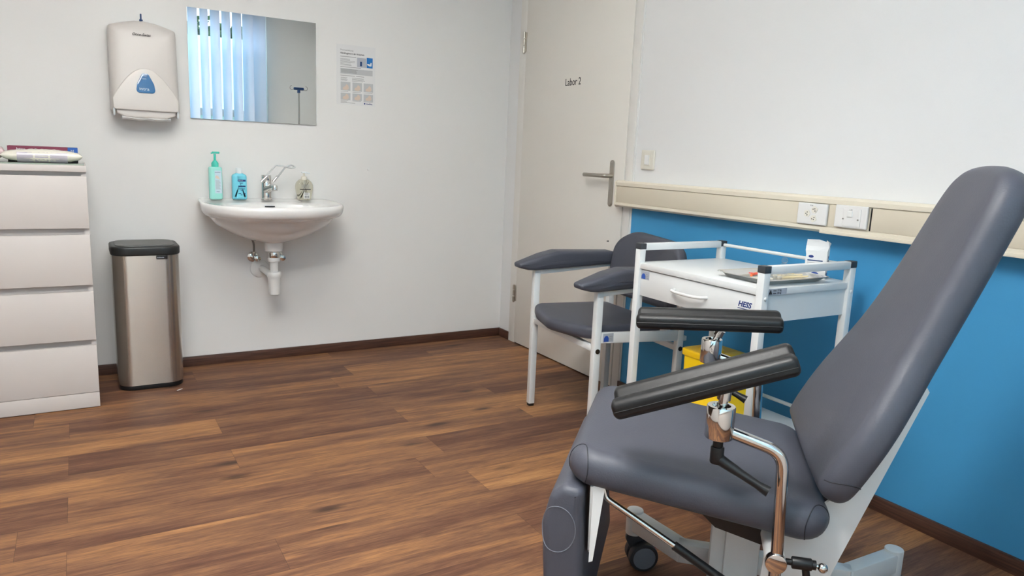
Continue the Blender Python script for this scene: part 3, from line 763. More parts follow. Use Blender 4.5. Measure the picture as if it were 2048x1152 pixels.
# ------------------------------------------------------------------ chest of drawers
ch = thing('chest_of_drawers', 'tall off-white four-drawer chest standing in the left corner of the view', 'chest of drawers', (-2.59, 0, 0))
HW = .400; FY = -.480
b = B(); b.bb(-HW, -HW+.018, FY+.018, -.005, .0, .972); b.bb(HW-.018, HW, FY+.018, -.005, .0, .972); b.bb(-HW+.018, HW-.018, -.02, -.005, .03, .972); b.bb(-HW+.018, HW-.018, FY+.06, -.02, .03, .045); b.build('carcass', 'chest', ch)
B().bb(-HW-.001, HW+.001, FY, -.005, .972, .997, bev=.0015).build('chest_top', 'chest', ch)
B().bb(-HW, HW, FY+.001, FY+.018, .003, .0655, bev=.001).build('plinth', 'chest', ch)
for i, (z0, z1) in enumerate(((.0675,.267),(.291,.492),(.519,.723),(.749,.955))):
    d = B(); d.bb(-HW, HW, FY, FY+.018, z0, z1, bev=.0015); d.bb(-HW+.03, HW-.03, FY+.018, -.05, z0+.01, z1-.03)
    d.build('drawer', 'chest', ch)
    B().bb(-HW+.018, HW-.018, FY+.030, FY+.036, z1-.02, z1+.03).build('drawer_rail', 'chest', ch)
B().bb(-HW+.004, HW-.004, FY+.006, -.01, .997, 1.001, bev=.0008).build('glass_top', 'glasstop', ch)
ZT = 1.0012
gb = thing('glove_box', 'flat burgundy glove box with blue end, lying on the chest behind the plastic pack', 'glove box', (-2.334, -.24, ZT), R(0))
B().box((0, 0, .031), (.240, .12, .062), bev=.001).build('carton', 'ink', gb)
B().bb(-.120, .085, -.0608, -.0598, .034, .062).build('front_print', 'burg', gb)
B().bb(-.1201, .085, -.0601, .0601, .0618, .0624).build('top_print', 'burg', gb)
B().bb(.085, .1205, -.0608, -.0598, .022, .062).build('size_patch', 'boxblue', gb)
text('size_lettering', 'M', .016, 'paper', gb, (.095, -.0612, .042), RB, ext=.0002)
text('box_lettering', 'latex', .015, 'paper', gb, (-.090+.0, -.0612, .045), RB, ext=.0002, bold=.0004)
text('box_small_lettering', 'comfort', .013, 'paper', gb, (-.052, -.0612, .045), RB, ext=.0002)
def soft_pack(name, label, cat, loc, L_, Wd, H_, m, seed=1, rz=0):
    t = thing(name, label, cat, loc, rz); bp = B(); rings = []; rnd = random.Random(seed); n = 26
    for k in range(n+1):
        u = k/n; e_ = math.sin(PI*min(1, max(0, u)))**.34 if 0 < u < 1 else 0
        hh = max(.0012, H_/2*e_); ww = Wd/2*(.75+.25*e_)
        ring = []
        for j in range(18):
            a = 2*PI*j/18; wob = 1+.07*math.sin(k*1.7+j*2.1)+rnd.uniform(-.03, .03)
            ring.append(bp.bm.verts.new((-L_/2+L_*u, ww*math.cos(a), H_*.52+hh*wob*math.copysign(abs(math.sin(a))**.8, math.sin(a)))))
        rings.append(ring)
    bp.ring_faces(rings); bp.build('wrapping', m, t); return t
sp = soft_pack('cotton_pad_pack', 'clear plastic bag of cotton pads lying along the front edge of the chest', 'cotton pad pack', (-2.335, -.375, ZT), .275, .075, .052, 'film', 3)
for x0, x1, mm in ((-.083, -.030, 'filmp'), (-.024, .02, 'filmp'), (.026, .085, 'filmp')):
    bp = B(); rings = []
    for k in range(5):
        x = x0+(x1-x0)*k/4
        rings.append([bp.bm.verts.new((x, .0378*math.cos(a), .027+.0278*math.sin(a))) for a in [R(150+20*j) for j in range(0, 7)]])
    bp.ring_faces(rings, closed=False, cap=False)
    bp.build('printed_panel', mm, sp)
soft_pack('pink_pack', 'pale pink plastic pack cut off by the left edge of the photo', 'plastic pack', (-2.56, -.33, ZT), .20, .10, .072, 'pink', 5)

# ------------------------------------------------------------------ trash bin
bn = thing('trash_bin', 'tall brushed steel pedal-less trash bin with dark grey lid beside the chest', 'trash bin', (-1.978, -.185, 0))
bo = rrect(-.134, .134, -.128, .128, .062, 10)
b = B(); b.prism(bo, .022, .612, XY); b.build('bin_body', 'binsteel', bn)
B().pillow(rrect(-.131, .131, -.125, .125, .060, 10), .024, .003, lambda u, v, w: (u, v, w+.012), 2).build('bin_base', 'black', bn)
B().pillow(rrect(-.139, .139, -.134, .134, .064, 10), .040, .008, lambda u, v, w: (u, v, w+.628+.0), 4).build('lid_rim', 'lidd', bn)
B().pillow(rrect(-.119, .119, -.112, .112, .05, 10), .008, .003, lambda u, v, w: (u, v, w+.6485), 2).build('lid_flap', 'lid', bn)
pl = B().pillow(rrect(-.0225, .0225, -.008, .008, .002), .005, .0015, lambda u, v, w: (u+.060, -.1295+w, v+.600), 2).build('badge', 'black', bn)
text('badge_lettering', 'brabantia', .0075, 'labelg', pl, (.0405, -.1323, .5975), RB, ext=.0002, bold=.0002)
sc = B(); sc.box((-1.874, -.372, .0012), (.030, .004, .002), rot=Matrix.Rotation(R(38), 3, 'Z'))
tag(sc.build('paper_scrap', 'paper'), 'tiny white paper scrap on the floor in front of the trash bin', 'paper scrap')

# ================================================================== ARMCHAIR (donor chair)
AC = math.atan2(.095, -.9955)
PC = ((-.528-.577)/2, (-1.196-1.711)/2)
dc = thing('upholstered_armchair', 'white tubular armchair with dark grey seat, back and armrests by the door', 'armchair', (PC[0], PC[1], 0), AC)
# local x = forward, y = +left of sitter ; near side (towards camera) is n=+ => local y
def sq(b, p0, p1, w=.028, d=None, bev=.003):
    """square tube between two points"""
    p0, p1 = Vector(p0), Vector(p1); t = (p1-p0); L_ = t.length; t.normalize(); d = d or w
    up = Vector((0,0,1)) if abs(t.z) < .9 else Vector((1,0,0))
    x = up.cross(t).normalized(); y = t.cross(x)
    rot = Matrix((x, y, t)).transposed()
    b.box((p0+p1)/2, (w, d, L_), rot=rot, bev=bev)
for i, sy in enumerate((-1, 1)):
    y = sy*.259
    # front leg with plug and glide
    lg = B(); sq(lg, (-.014, y, .012), (-.014, y, .626)); lgo = lg.build('front_leg', 'powder', dc)
    B().box((-.014, y, .006), (.024, .024, .012), bev=.002).build('glide', 'black', lgo)
    B().cyl((-.014, y+.0135, .39), (-.014, y+.0162, .39), .0095, 16).build('plug', 'black', lgo)
    lg = B(); sq(lg, (-.402, y, .012), (-.402, y, .655)); lgo = lg.build('rear_leg', 'powder', dc)
    B().box((-.402, y, .006), (.024, .024, .012), bev=.002).build('glide', 'black', lgo)
    B().cyl((-.402, y+.0135, .372), (-.402, y+.0162, .372), .0095, 16).build('plug', 'black', lgo)
    r = B(); sq(r, (-.002, y, .612), (-.416, y, .643), .026); r.build('arm_rail', 'powder', dc)
    r = B(); sq(r, (-.028, y, .440), (-.388, y, .425), .024, .040); r.build('side_rail', 'powder', dc)
    a = B(); oc = fillet([(.082,.634),(.085,.652),(-.03,.690),(-.10,.706),(-.38,.700),(-.412,.688),(-.412,.644),(.01,.622),(.04,.624)], [.008,.010,.03,.04,.02,.012,.010,.01,.01], 5)
    a.pillow(oc, .088, .014, lambda u, v, w: (u, y+w*(1 if u < -.02 else max(.62, 1-(u+.02)*2.6)), v+.0), 4); a.build('armrest', 'leather', dc)
r = B(); sq(r, (-.014, -.245, .396), (-.014, .245, .396), .024); r.build('front_rail', 'powder', dc)
r = B(); sq(r, (-.402, -.245, .372), (-.402, .245, .372), .024); r.build('rear_rail', 'powder', dc)
so_ = [(-.36, -.215), (.0, -.240), (.035, -.15), (.062, 0), (.035, .15), (.0, .240), (-.36, .215)]
B().pillow(fillet(so_, [.04, .05, .12, .12, .12, .05, .04], 8), .052, .020, lambda u, v, w: (u, v, w+.442+.012*(v/.24)**2+.01*(u > 0)*0), 5, dome=.006).build('seat', 'leather', dc)
bk = fillet([(-.19, .0), (.20, .0), (.255, .10), (.248, .225), (.15, .270), (-.14, .285), (-.232, .235), (-.240, .10)], [.05, .05, .12, .12, .12, .12, .12, .12], 8)
B().pillow(bk, .052, .020, lambda u, v, w: (-.395-v*.10-w+.05*(u/.25)**2, u+.048, v+.520), 5, dome=.006).build('backrest', 'leather', dc)
r = B(); sq(r, (-.43, -.12, .42), (-.452, -.12, .60), .02); sq(r, (-.43, .12, .42), (-.452, .12, .60), .02); sq(r, (-.43, -.262, .41), (-.43, .262, .41), .02); r.build('back_bracket', 'powder', dc)
B().tube([(-.37, -.255, .742), (-.40, -.31, .735)], .003, 8).build('back_knob_pin', 'black', dc)
def sticker(parent, place, w, h):
    o = B().prism(rrect(0, w, 0, h, .001, 2), 0, .0006, place).build('label_sticker', 'labelg', parent)
    B().prism(fillet([(w*.08, h*.05), (w*.55, h*.05), (w*.55, h*.45), (w*.42, h*.72), (w*.22, h*.72), (w*.08, h*.45)], [0,0,.004,.005,.005,.004], 3), .0006, .0010, place).build('sticker_emblem', 'labelb', o)
    q = B()
    for k in range(3): q.prism([(w*.62, h*(.2+.2*k)), (w*.92, h*(.2+.2*k)), (w*.92, h*(.26+.2*k)), (w*.62, h*(.26+.2*k))], .0006, .0009, place)
    q.build('sticker_print', 'inkg', o)
sticker(dc, lambda u, v, w: (-.036-u, .2712+w, .424+v), .046, .034)

# ================================================================== TROLLEY
tr_ = thing('instrument_trolley', 'white steel trolley with one drawer and top rails beside the armchair', 'trolley', (-.34, -2.165, 0))
X0, X1, Y0, Y1 = -.208, .212, .281, -.285        # front, back, far, near (leg outer faces)
T = .026
for i, (x, y) in enumerate(((X0+T/2, Y0-T/2), (X0+T/2, Y1+T/2), (X1-T/2, Y0-T/2), (X1-T/2, Y1+T/2))):
    lg = B(); sq(lg, (x, y, .105), (x, y, .805), T); lo = lg.build('leg', 'powder', tr_)
    B().box((x, y, .8125), (T+.002, T+.002, .021), bev=.002).build('corner_cap', 'dark', lo)
    cw = thing('caster', '', '', (x, y, 0)); del cw['label']; del cw['category']; cw.parent = tr_
    b = B(); b.cyl((0, -.011, .038), (0, .011, .038), .038, 28, bev=.004); b.build('wheel', 'wheel', cw)
    b = B(); b.bb(-.016, .016, -.018, -.014, .03, .088, bev=.002); b.bb(-.016, .016, .014, .018, .03, .088, bev=.002); b.bb(-.018, .018, -.018, .018, .084, .092, bev=.002); b.cyl((0,0,.09), (0,0,.108), .008, 12); b.build('fork', 'dark', cw)
for y in (Y0-T/2, Y1+T/2):
    r = B(); sq(r, (X0+T, y, .810), (X1-T, y, .810), .024); r.build('top_rail', 'powder', tr_)
B().tube([(X1-T/2, Y0-T, .808), (X1-T/2, Y1+T, .808)], .0062, 14).build('rear_bar', 'powder', tr_)
B().tube([(X1-T/2, Y0-T, .296), (X1-T/2, Y1+T, .296)], .0065, 14).build('lower_rear_bar', 'powder', tr_)
B().bb(X0+.004, X1-.002, Y1+.006, Y0-.006, .735, .756, bev=.002).build('trolley_top', 'powder', tr_)
sd = B(); sd.bb(X0+T, X1-T+.01, Y1+.012, Y1+.024, .652, .735); sd.bb(X0+T, X1-T+.01, Y0-.024, Y0-.012, .652, .735); sd.bb(X1-.02, X1-.01, Y1+.024, Y0-.024, .652, .735); sd.build('drawer_casing', 'powder', tr_)
dr = B(); dr.bb(X0+.010, X0+.024, Y1+T+.001, Y0-T-.001, .640, .732, bev=.002); dr.bb(X0+.024, X1-.04, Y1+.04, Y0-.04, .655, .70); dro = dr.build('drawer', 'powder', tr_)
dro2 = B().tube(fillet3([(X0+.012, .082, .690), (X0-.010, .080, .690), (X0-.016, .05, .688), (X0-.018, .01, .688), (X0-.016, -.03, .688), (X0-.010, -.060, .690), (X0+.012, -.062, .690)], .015), .0052, 12).build('drawer_handle', 'whiteg', dro)
hl = text('drawer_lettering', 'HESS', .023, 'inkb', dro, (X0+.0095, -.190, .691), RR_, shear=.25, bold=.0006, ext=.0003)
lbx = B(); lbx.bb(X0+.0092, X0+.0102, -.240, -.190, .684, .686); lbx.build('lettering_underline', 'inkb', dro)
sticker(tr_, lambda u, v, w: (X0+.0098-w, Y0-T-.002-u, .700+v), .042, .028)
B().bb(X0+.0, X1-.01, Y1+.004, Y0-.004, .236, .250, bev=.003).build('lower_shelf', 'powder', tr_)
for px, pz in ((X0+T*.5, .7275), (X1-T*.5, .7275)):
    B().sphere((px, Y1-.001, pz), .006, 1, .5, 1, 12).build('rail_screw', 'white', tr_)
wt = B().bb(X0+T+.003, X0+T+.083, Y1+.0052, Y1+.0062, .737, .7545).build('load_label', 'labelg', tr_)
B().prism([(X0+T+.006, .739), (X0+T+.020, .739), (X0+T+.013, .753)], Y1+.0046, Y1+.0052, lambda u, v, w: (u, w, v)).build('warning_triangle', 'ink', wt)
text('label_text', 'max. 12 kg', .008, 'ink', wt, (X0+T+.024, Y1+.0050, .747), RB, ext=.0002)
text('label_text', 'max. 20 kg', .008, 'ink', wt, (X0+T+.024, Y1+.0050, .739), RB, ext=.0002)

# sharps container on the lower shelf
sh = thing('sharps_container', 'bright yellow lidded sharps container on the lower shelf of the trolley', 'sharps container', (-.345, -2.128, .2505))
yo = lambda s: [(u*s, v*s) for u, v in rrect(-.078, .078, -.104, .104, .022, 6)]
b = B(); b.ring_faces([[b.bm.verts.new((u, v, z)) for u, v in yo(s)] for s, z in ((.95, 0), (.97, .01), (1.0, .195))]); b.build('container_body', 'yellow', sh)
b = B(); b.pillow(yo(1.07), .024, .005, lambda u, v, w: (u, v, w+.205), 3); lo = b.build('lid', 'yellowl', sh)
b = B(); b.cyl((-.01, .03, .215), (-.01, .03, .224), .042, 24, bev=.003); b.box((.0, -.055, .220), (.09, .05, .010), bev=.004); b.build('drop_flap', 'yellow', lo)

# metal tray and its contents
ZD = .7562
ty_ = thing('metal_tray', 'shallow stainless steel instrument tray on the trolley top', 'tray', (-.352, -2.318, ZD), R(-3))
def trc(a, b_, r): return rrect(-a, a, -b_, b_, r, 6)
b = B(); rings = []
for a, b_, r, z in ((.115,.076,.02,0),(.124,.085,.022,.003),(.134,.095,.02,.014),(.1425,.104,.018,.0165),(.1435,.105,.018,.0155),(.1425,.104,.018,.0180),(.133,.094,.02,.0158),(.123,.084,.022,.0050),(.115,.076,.02,.0022)):
    rings.append([b.bm.verts.new((u, v, z)) for u, v in trc(a, b_, r)])
b.ring_faces(rings); b.build('tray_pan', mat('tray_steel', (232,232,230), 0.22, metal=1.0), ty_)
def on_tray(name, label, cat, dx, dy, rz=0, dz=.0028, group=None):
    a = R(-3); return thing(name, label, cat, (-.352+dx*math.cos(a)-dy*math.sin(a), -2.318+dx*math.sin(a)+dy*math.cos(a), ZD+dz), rz, group)
w_ = on_tray('wipe_sachet', 'small white and mauve wipe sachet at the left end of the tray', 'sachet', -.075, -.012, R(-25))
B().pillow(rrect(-.040, .040, -.019, .019, .002, 2), .006, .0025, lambda u, v, w: (u, v, w+.004+.004*math.sin(u*70)), 2).build('wrapper', 'film', w_)
oc_ = on_tray('butterfly_needle', 'orange winged needle cap lying behind the white sachet on the tray', 'needle', -.040, .040, R(20))
q = B(); q.tube([(-.022, 0, .006), (.020, 0, .008)], .0045, 10); q.build('needle_cap', 'orange', oc_)
q = B(); q.prism(fillet([(-.006,-.016),(.006,-.016),(.008,0),(.006,.016),(-.006,.016),(-.008,0)], .003, 3), .009, .011, XY); q.build('wings', mat('red_wings', (220,70,60), .4), oc_)
fp = on_tray('swab_packet', 'crinkled clear film packet in the middle of the tray', 'packet', .035, .0, R(15))
q = B(); rings = []; rnd = random.Random(8)
for k in range(13): rings.append([q.bm.verts.new((-.055+.11*k/12, -.028+.056*j/8, .006+.010*rnd.random()*math.sin(PI*k/12)+.001)) for j in range(9)])
q.ring_faces(rings, closed=False, cap=False); q.build('film', 'cfilm', fp, flat=True)
for k in range(3):
    s_ = on_tray('swab_stick', ('wooden swab stick in the tray, nearest the packet', 'wooden swab stick in the middle of the three on the tray', 'wooden swab stick nearest the back rim of the tray')[k], 'swab', .070+.012*k, -.022+.030*k, R(-16), .006, 'swab sticks on the tray')
    B().tube([(-.050, 0, 0), (.050, 0, .003)], .0024, 8).build('stick', 'wood', s_)
    B().sphere((-.052, 0, 0), .005, 1.7, 1, 1, 12).build('cotton_tip', 'cotton', s_)
vi = thing('glass_vial', 'small clear vial with round stopper standing behind the tray', 'vial', (-.150, -2.195, ZD))
B().lathe([(0,0),(.012,0),(.013,.002),(.013,.020),(.007,.025),(.007,.029),(0,.029)], seg=20).build('vial_body', 'clear', vi)
B().sphere((0,0,.034), .011, 1, 1, .95, 20).build('stopper', 'clear', vi)
# paper bag
bg = thing('paper_bag', 'open white printed paper bag standing at the back of the trolley top', 'paper bag', (-.182, -2.345, ZD), R(28))
q = B(); rings = []; rnd = random.Random(5)
base = [(-.031,-.018),(-.031,0),(-.031,.018),(0,.018),(.031,.018),(.031,0),(.031,-.018),(0,-.018)]
for k in range(9):
    z = .119*k/8; s = 1+.04*k/8; ring = []
    for j, (u, v) in enumerate(base):
        du = (.010 if j == 1 else -.010 if j == 5 else 0)*(k/8)
        top = .006*math.sin(j*2.3) if k == 8 else 0
        ring.append(q.bm.verts.new((v*s+rnd.uniform(-.0012,.0012)*k/4, (u+du)*s+rnd.uniform(-.0012,.0012)*k/4, z+top)))
    rings.append(ring)
q.ring_faces(rings[::1], cap=False); q.bm.faces.new(rings[0][::-1]); bgo = q.build('bag', 'paper', bg, flat=True)
sol = bgo.modifiers.new('thickness', 'SOLIDIFY'); sol.thickness = .0008
def bagprint(face):
    # face 0: wide side facing -x ; face 1: narrow side facing -y
    if face == 0: pl_ = lambda u, v, w: (-.0196-w, -u, v); rot = RR_; base_x = -.0243
    else: pl_ = lambda u, v, w: (u*.68, -.0332-w, v); rot = RB; base_x = None
    q = B(); q.prism([(.008*math.cos(a)-.016*(1-face)-.004*face, .070+.0045*math.sin(a)) for a in [2*PI*k/14 for k in range(14)]], 0, .0006, pl_)
    q.build('bag_emblem', 'inkb', bgo)
    q = B(); q.prism([(-.026+.014*face,.056),(.020-.004*face,.056),(.020-.004*face,.0595),(-.026+.014*face,.0595)], 0, .0006, pl_); q.prism([(.008,.043),(.022-.004*face,.043),(.022-.004*face,.051),(.008,.051)], 0, .0006, pl_)
    q.build('bag_title', 'navy', bgo)
    q = B()
    for k in range(5): q.prism([(-.026+.014*face,.036+.0035*k),(.002,.036+.0035*k),(.002,.0372+.0035*k),(-.026+.014*face,.0372+.0035*k)], 0, .0005, pl_)
    q.build('bag_text', 'inkg', bgo)
    q = B(); q.prism([(.012*math.cos(a), .014+.007*math.sin(a)) for a in [2*PI*k/14 for k in range(14)]], 0, .0006, pl_); q.build('bag_foot_print', 'labelb', bgo)
bagprint(0); bagprint(1)

# ================================================================== TREATMENT CHAIR
AE = R(135.5)
ex = thing('treatment_chair', 'large reclining treatment chair with dark blue-grey upholstery and black armrests', 'treatment chair', (-.98687, -2.78765, 0), AE)
def seam(bm_obj, parent, c, axis, ru, rv, a0, a1, m='seam', n=40, dist=.25, name='seam'):
    """stitched line projected onto a cushion"""
    me = bm_obj.data; bv = BVHTree.FromPolygons([v.co for v in me.vertices], [tuple(p.vertices) for p in me.polygons])
    ax = Vector(axis).normalized(); u = ax.orthogonal().normalized()
    u = Vector((0,0,1))-ax*ax.z; u.normalize(); v = ax.cross(u)
    pts = []
    for k in range(n+1):
        a = a0+(a1-a0)*k/n
        o = Vector(c)+u*ru*math.cos(a)+v*rv*math.sin(a)+ax*dist
        hit = bv.ray_cast(o, -ax)
        if hit[0] is not None: pts.append(hit[0]+hit[1]*.0002)
    if len(pts) > 3: return B().tube(pts, .0011, 6).build(name, m, parent)
# seat cushion
ZC = lambda fx: .4525+.118*fx
seat = B().pillow(rrect(-.166, .343, -.25, .25, .060, 10), .078, .036, lambda u, v, w: (u-.118*w, v, ZC(u)+w), 7, dome=.004).build('seat', 'leather', ex)
seam(seat, seat, (.325, .235, .4895), (.45, 1, .1), .040, .030, 0, 2*PI)
seam(seat, seat, (-.145, .235, .436), (-.45, 1, .1), .038, .032, 0, 2*PI)
# backrest
P0 = Vector((-.160, 0, .482)); BD = Vector((-.41, 0, .912)).normalized(); BN = Vector((.912, 0, .41)).normalized()
half = [(0, .215), (.012, .236), (.05, .249), (.12, .250), (.18, .240), (.25, .215), (.32, .190), (.42, .172), (.55, .160), (.62, .152), (.66, .135), (.685, .10), (.693, .05)]
ol = [(s, -h) for s, h in half] + [(.694, 0)] + [(s, h) for s, h in reversed(half)]
# smooth the outline
def chaikin(p, it=2):
    for _ in range(it):
        q = []
        for i in range(len(p)):
            a, b_ = Vector(p[i]), Vector(p[(i+1) % len(p)]); q += [tuple(a*.75+b_*.25), tuple(a*.25+b_*.75)]
        p = q
    return p
backc = B().pillow(chaikin(ol, 2), .068, .030, lambda u, v, w: P0+BD*u+Vector((0, v, 0))+BN*(w+.012*math.sin(PI*min(1, u/.69))*0+.006*math.cos(u*9)), 6, dome=.006).build('backrest', 'leather', ex)
seam(backc, backc, tuple(P0+BD*.03+Vector((0, .225, 0))), (-.35, 1, -.35), .030, .036, 0, 2*PI)
# leg rest
lo_ = fillet([(.302,.446),(.345,.450),(.372,.426),(.387,.360),(.379,.24),(.356,.11),(.283,.11),(.296,.26),(.304,.40)], [.016,.02,.03,.05,.05,.03,.03,.05,.03], 6)
legr = B().pillow(lo_, .50, .018, lambda u, v, w: (u, w, v), 6, drings=()).build('leg_rest', 'leather', ex)
seam(legr, legr, (.348, .235, .355), (.35, 1, .0), .050, .036, 0, 2*PI, m='stitch')
# white brackets of the leg rest
b = B(); b.prism([(.236,.452),(.155,.458),(.13,.38),(.178,.285),(.195,.285),(.212,.30)], .286, .292, lambda u, v, w: (w, u, v)); b.prism([(.286,.458),(.262,.458),(.278,.29),(.286,.286)], .228, .236, lambda u, v, w: (u, w, v)); b.build('leg_rest_bracket', 'powder', ex)
b = B(); b.prism([(-v, z) for v, z in [(.236,.452),(.155,.458),(.13,.38),(.178,.285),(.195,.285),(.212,.30)]], .286, .292, lambda u, v, w: (w, u, v)); b.build('leg_rest_bracket', 'powder', ex)
B().cyl((.2855, .165, .375), (.2835, .165, .375), .006, 12).build('bracket_hole', 'ink', ex)
# chrome lever with black grip
lev = B().tube(fillet3([(.275, .19, .455), (.262, .20, .415), (.114, .20, .332)], .02), .0062, 14).build('release_lever', 'chrome', ex)
B().tube([(.118, .20, .334), (.035, .20, .286), (-.06, .20, .235)], .0095, 14).build('lever_grip', 'black', lev)
# back struts
for sy in (1, -1):
    y0 = .178*sy
    poly = [(-.100,.400),(-.196,.500),(-.290,.690),(-.298,.712),(-.306,.716),(-.312,.706),(-.185,.315),(-.13,.20),(-.05,.20),(-.06,.36)]
    B().prism(poly, y0-.004, y0+.004, lambda u, v, w: (u, w, v)).build('back_strut', 'powder', ex)
b = B(); sq(b, (-.20, -.174, .46), (-.20, .174, .46), .028); b.build('strut_crossbar', mat('grey_metal', (150,155,150), .5), ex)
# chassis under the seat
b = B(); b.prism([(.10,.425),(-.13,.400),(-.13,.372),(-.05,.350),(.04,.372)], -.17, .17, lambda u, v, w: (u, w, v)); b.build('seat_chassis', 'black', ex)
# crossbar with chrome end caps
cb = B(); cb.cyl((-.067, -.30, .375), (-.067, .268, .375), .0185, 28); cbo = cb.build('crossbar', 'powder', ex)
for sy in (1, -1):
    B().cyl((-.067, sy*.2705-.0*sy, .375), (-.067, sy*.287, .375), .0195, 30, bev=.002).build('bar_end_cap', 'chrome', cbo)
# column and base
b = B(); sq(b, (-.032, 0, .09), (-.032, 0, .375), .058, .075, bev=.004); b.build('column', 'powder', ex)
b = B(); sq(b, (.012, 0, .10), (.012, 0, .30), .02, .05, bev=.009); b.build('column_guide', 'powder', ex)
bs = B()
for sy in (-1, 1):
    path = [(.222, .266*sy), (.095, .145*sy), (-.295, .145*sy), (-.425, .266*sy)]
    for a_, b_ in zip(path[:-1], path[1:]):
        a3, b3 = Vector((a_[0], a_[1], .138)), Vector((b_[0], b_[1], .138)); d = (b3-a3).normalized()
        sq(bs, a3-d*.012, b3+d*.012, .038, .052, bev=.005)
bs.bb(-.075, .03, -.15, .15, .112, .162, bev=.005); bs.build('base_frame', 'powder', ex)
for fx, sy in ((.222, -1), (-.425, -1), (.222, 1), (-.425, 1)):
    cw = thing('caster', '', '', (fx, .266*sy, 0), R(20)); del cw['label']; del cw['category']; cw.parent = ex
    B().cyl((0, 0, .10), (0, 0, .170), .0225, 24, bev=.003).build('caster_socket', 'powder', cw)
    b = B(); b.cyl((-.026, .006, .040), (-.026, .030, .040), .040, 32, bev=.004); b.cyl((-.026, -.030, .040), (-.026, -.006, .040), .040, 32, bev=.004); b.build('wheel', 'wheel', cw)
    B().cyl((-.026, .0305, .040), (-.026, .0325, .040), .031, 28, bev=.001).build('wheel_hub', 'wheelf', cw); B().cyl((-.026, -.0325, .040), (-.026, -.0305, .040), .031, 28, bev=.001).build('wheel_hub', 'wheelf', cw)
    b = B(); b.pillow(fillet([(-.060,.045),(.002,.045),(.022,.085),(.022,.10),(-.022,.10),(-.060,.075)], .012, 4), .012, .003, lambda u, v, w: (u, w, v), 2); b.cyl((-.026,-.030,.04), (-.026,.030,.04), .008, 12); b.build('caster_hood', 'dark', cw)
    B().box((-.072, 0, .062), (.026, .022, .008), bev=.003).build('brake_pedal', 'red', cw)
# armrests
def arm(sy, tilt_pts, zc, fc, lean):
    y = .272*sy
    st = B().tube(fillet3([(-.070, y, .18), (-.068, y, .40), (-.060, y, .588), (.045, y, .618)], .045, 10), .0114, 18).build('arm_post', 'chrome', ex)
    c = Vector((fc, y, zc))
    cy = B(); cy.lathe([(0,-.031),(.025,-.031),(.0262,-.029),(.0262,.029),(.025,.031),(.017,.031),(.015,.025),(0,.018)], tuple(c), 36); hb = cy.build('swivel_hub', 'chrome', ex)
    (f0, z0), (f1, z1) = tilt_pts                       # front and rear ends of the pad, centre line
    d = Vector((f1-f0, 0, z1-z0)); L_ = d.length; d.normalize(); nn = Vector((-d.z, 0, d.x)); nn = nn if nn.z > 0 else -nn
    mid = Vector(((f0+f1)/2, y, (z0+z1)/2))
    foot = c+Vector((0, 0, .012)); top = Vector((fc+lean, y, z0+(z1-z0)*((fc+lean)-f0)/(f1-f0)-.026))
    ax = (top-foot).normalized()
    s = B(); s.sphere(tuple(foot+Vector((0,0,.004))), .013); s.tube([foot, foot+ax*.030, foot+ax*.031, top], .009, 18, rr=[.0085, .0085, .0125, .0125]); s.build('ball_stem', 'chrome', hb)
    pr = fillet([(-.058,-.014),(-.046,-.024),(.046,-.024),(.058,-.014),(.058,.019),(.026,.022),(0,.002),(-.024,.026),(-.058,.026)], [.010,.012,.012,.010,.016,.015,.03,.015,.016], 6)
    pr = [(u*.88, v*.86) for u, v in pr]
    a = B().pillow(pr, L_, .012, lambda u, v, w: mid+d*w+Vector((0, u, 0))+nn*v, 5).build('armrest', 'pu', ex)
    B().tube([mid-d*(L_/2-.004)+Vector((0, .0512, 0))-nn*.002, mid+d*(L_/2-.004)+Vector((0, .0512, 0))-nn*.002], .0011, 6).build('parting_line', 'black', a)
    # clamp lever below the hub
    k = B(); k.cyl(c-Vector((0,0,.034)), c-Vector((0,0,.052)), .0095, 18); k.cyl(c-Vector((0,0,.048)), c-Vector((0,0,.082)), .0125, 20, bev=.003); ko = k.build('clamp_knob', 'black', hb)
    e = c+Vector((-.002, .0, -.072)); q = B(); q.tube([e, e+Vector((-.040, .012, -.018)), e+Vector((-.072, .022, -.032)), e+Vector((-.092, .028, -.040))], .006, 12, rr=[.0115, .0085, .0078, .0105]); q.build('clamp_handle', 'black', ko)
arm(1, ((.252, .643), (-.064, .768)), .634, .056, -.004)
arm(-1, ((.255, .700), (-.102, .722)), .632, .062, -.020)
# clamp at the crossbar end
b = B(); b.cyl((-.085, .262, .372), (-.098, .262, .372), .006, 14); b.cyl((-.097, .262, .372), (-.133, .262, .373), .0115, 20, bev=.002); b.cyl((-.130, .262, .373), (-.140, .262, .373), .009, 16); b.tube([(-.122, .262, .368), (-.128, .262, .335), (-.135, .262, .29)], .007, 12); b.build('crossbar_clamp', 'black', ex)
b = B(); b.sphere((-.152, .262, .370), .0095); b.cyl((-.140, .262, .372), (-.148, .262, .371), .004, 10); b.build('ball_knob', 'chrome', ex)

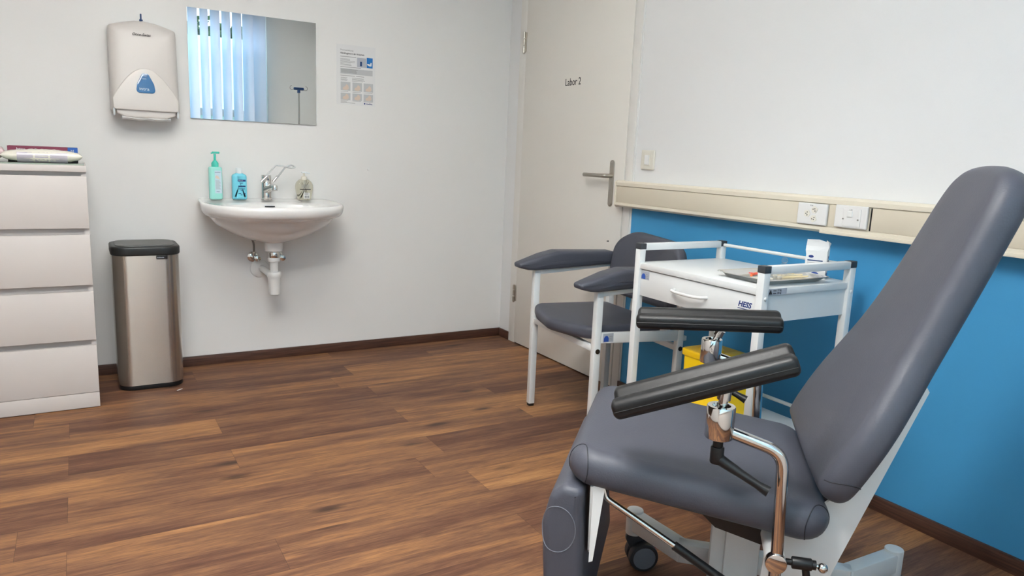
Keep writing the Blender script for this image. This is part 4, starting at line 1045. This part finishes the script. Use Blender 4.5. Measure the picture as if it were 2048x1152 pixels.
# ================================================================== seen only in the mirror
bl = thing('vertical_blind', 'pale vertical fabric blind in front of the window, seen in the mirror', 'vertical blind', (0, YR+.075, 0))
B().bb(WX0-.05, WX1+.04, -.02, .02, 2.47, 2.51, bev=.003).build('head_rail', 'white', bl)
SL = [(-.590, 12), (-.695, 48), (-.797, 57), (-.897, 60), (-.998, 55), (-1.098, 62), (-1.200, 54)]
while SL[-1][0] > WX0: SL.append((SL[-1][0]-.101, 54+6*(len(SL) % 2)))
for k, (x, deg) in enumerate(SL):
    a = R(deg)
    b = B(); w2 = .0635
    n = 6; rings = []
    for j in range(n+1):
        u = -w2+2*w2*j/n; c_ = .006*(1-(u/w2)**2)
        rings.append([b.bm.verts.new((u*math.cos(a)-c_*math.sin(a), u*math.sin(a)+c_*math.cos(a), z)) for z in (1.10, 2.47)])
    b.ring_faces(rings, closed=False, cap=False)
    so2 = b.build('slat', 'blind', bl); so2.location = (x, 0, 0)
    B().bb(-.03, .03, -.003, .003, 1.098, 1.112).build('slat_weight', 'inkl', so2).rotation_euler = (0, 0, a)
iv = thing('infusion_stand', 'chrome infusion stand with dark blue hook bar, seen only in the mirror', 'infusion stand', (-.262, -3.78, 0), R(0))
B().tube([(0,0,.10), (0,0,1.665)], .0085, 14).build('pole', 'steel', iv)
hb = B(); hb.box((0,0,1.685), (.10, .026, .026), bev=.006); hb.cyl((0,0,1.645), (0,0,1.68), .015, 16); hbo = hb.build('hook_bar', 'navy', iv)
for sx_ in (-1, 1):
    B().tube([(sx_*.045, 0, 1.69)]+[(sx_*(.068+.020*math.sin(a)), 0, 1.692-.020*math.cos(a)) for a in [R(-60+30*k) for k in range(9)]], .0035, 10).build('hook', 'steel', hbo)
for k in range(5):
    a = 2*PI*k/5; lg = B(); lg.tube([(0,0,.10), (.19*math.cos(a), .19*math.sin(a), .065)], .010, 12); lo = lg.build('foot', 'steel', iv)
    B().cyl((.19*math.cos(a), .19*math.sin(a)-.009, .025), (.19*math.cos(a), .19*math.sin(a)+.009, .025), .025, 18).build('wheel', 'black', lo)
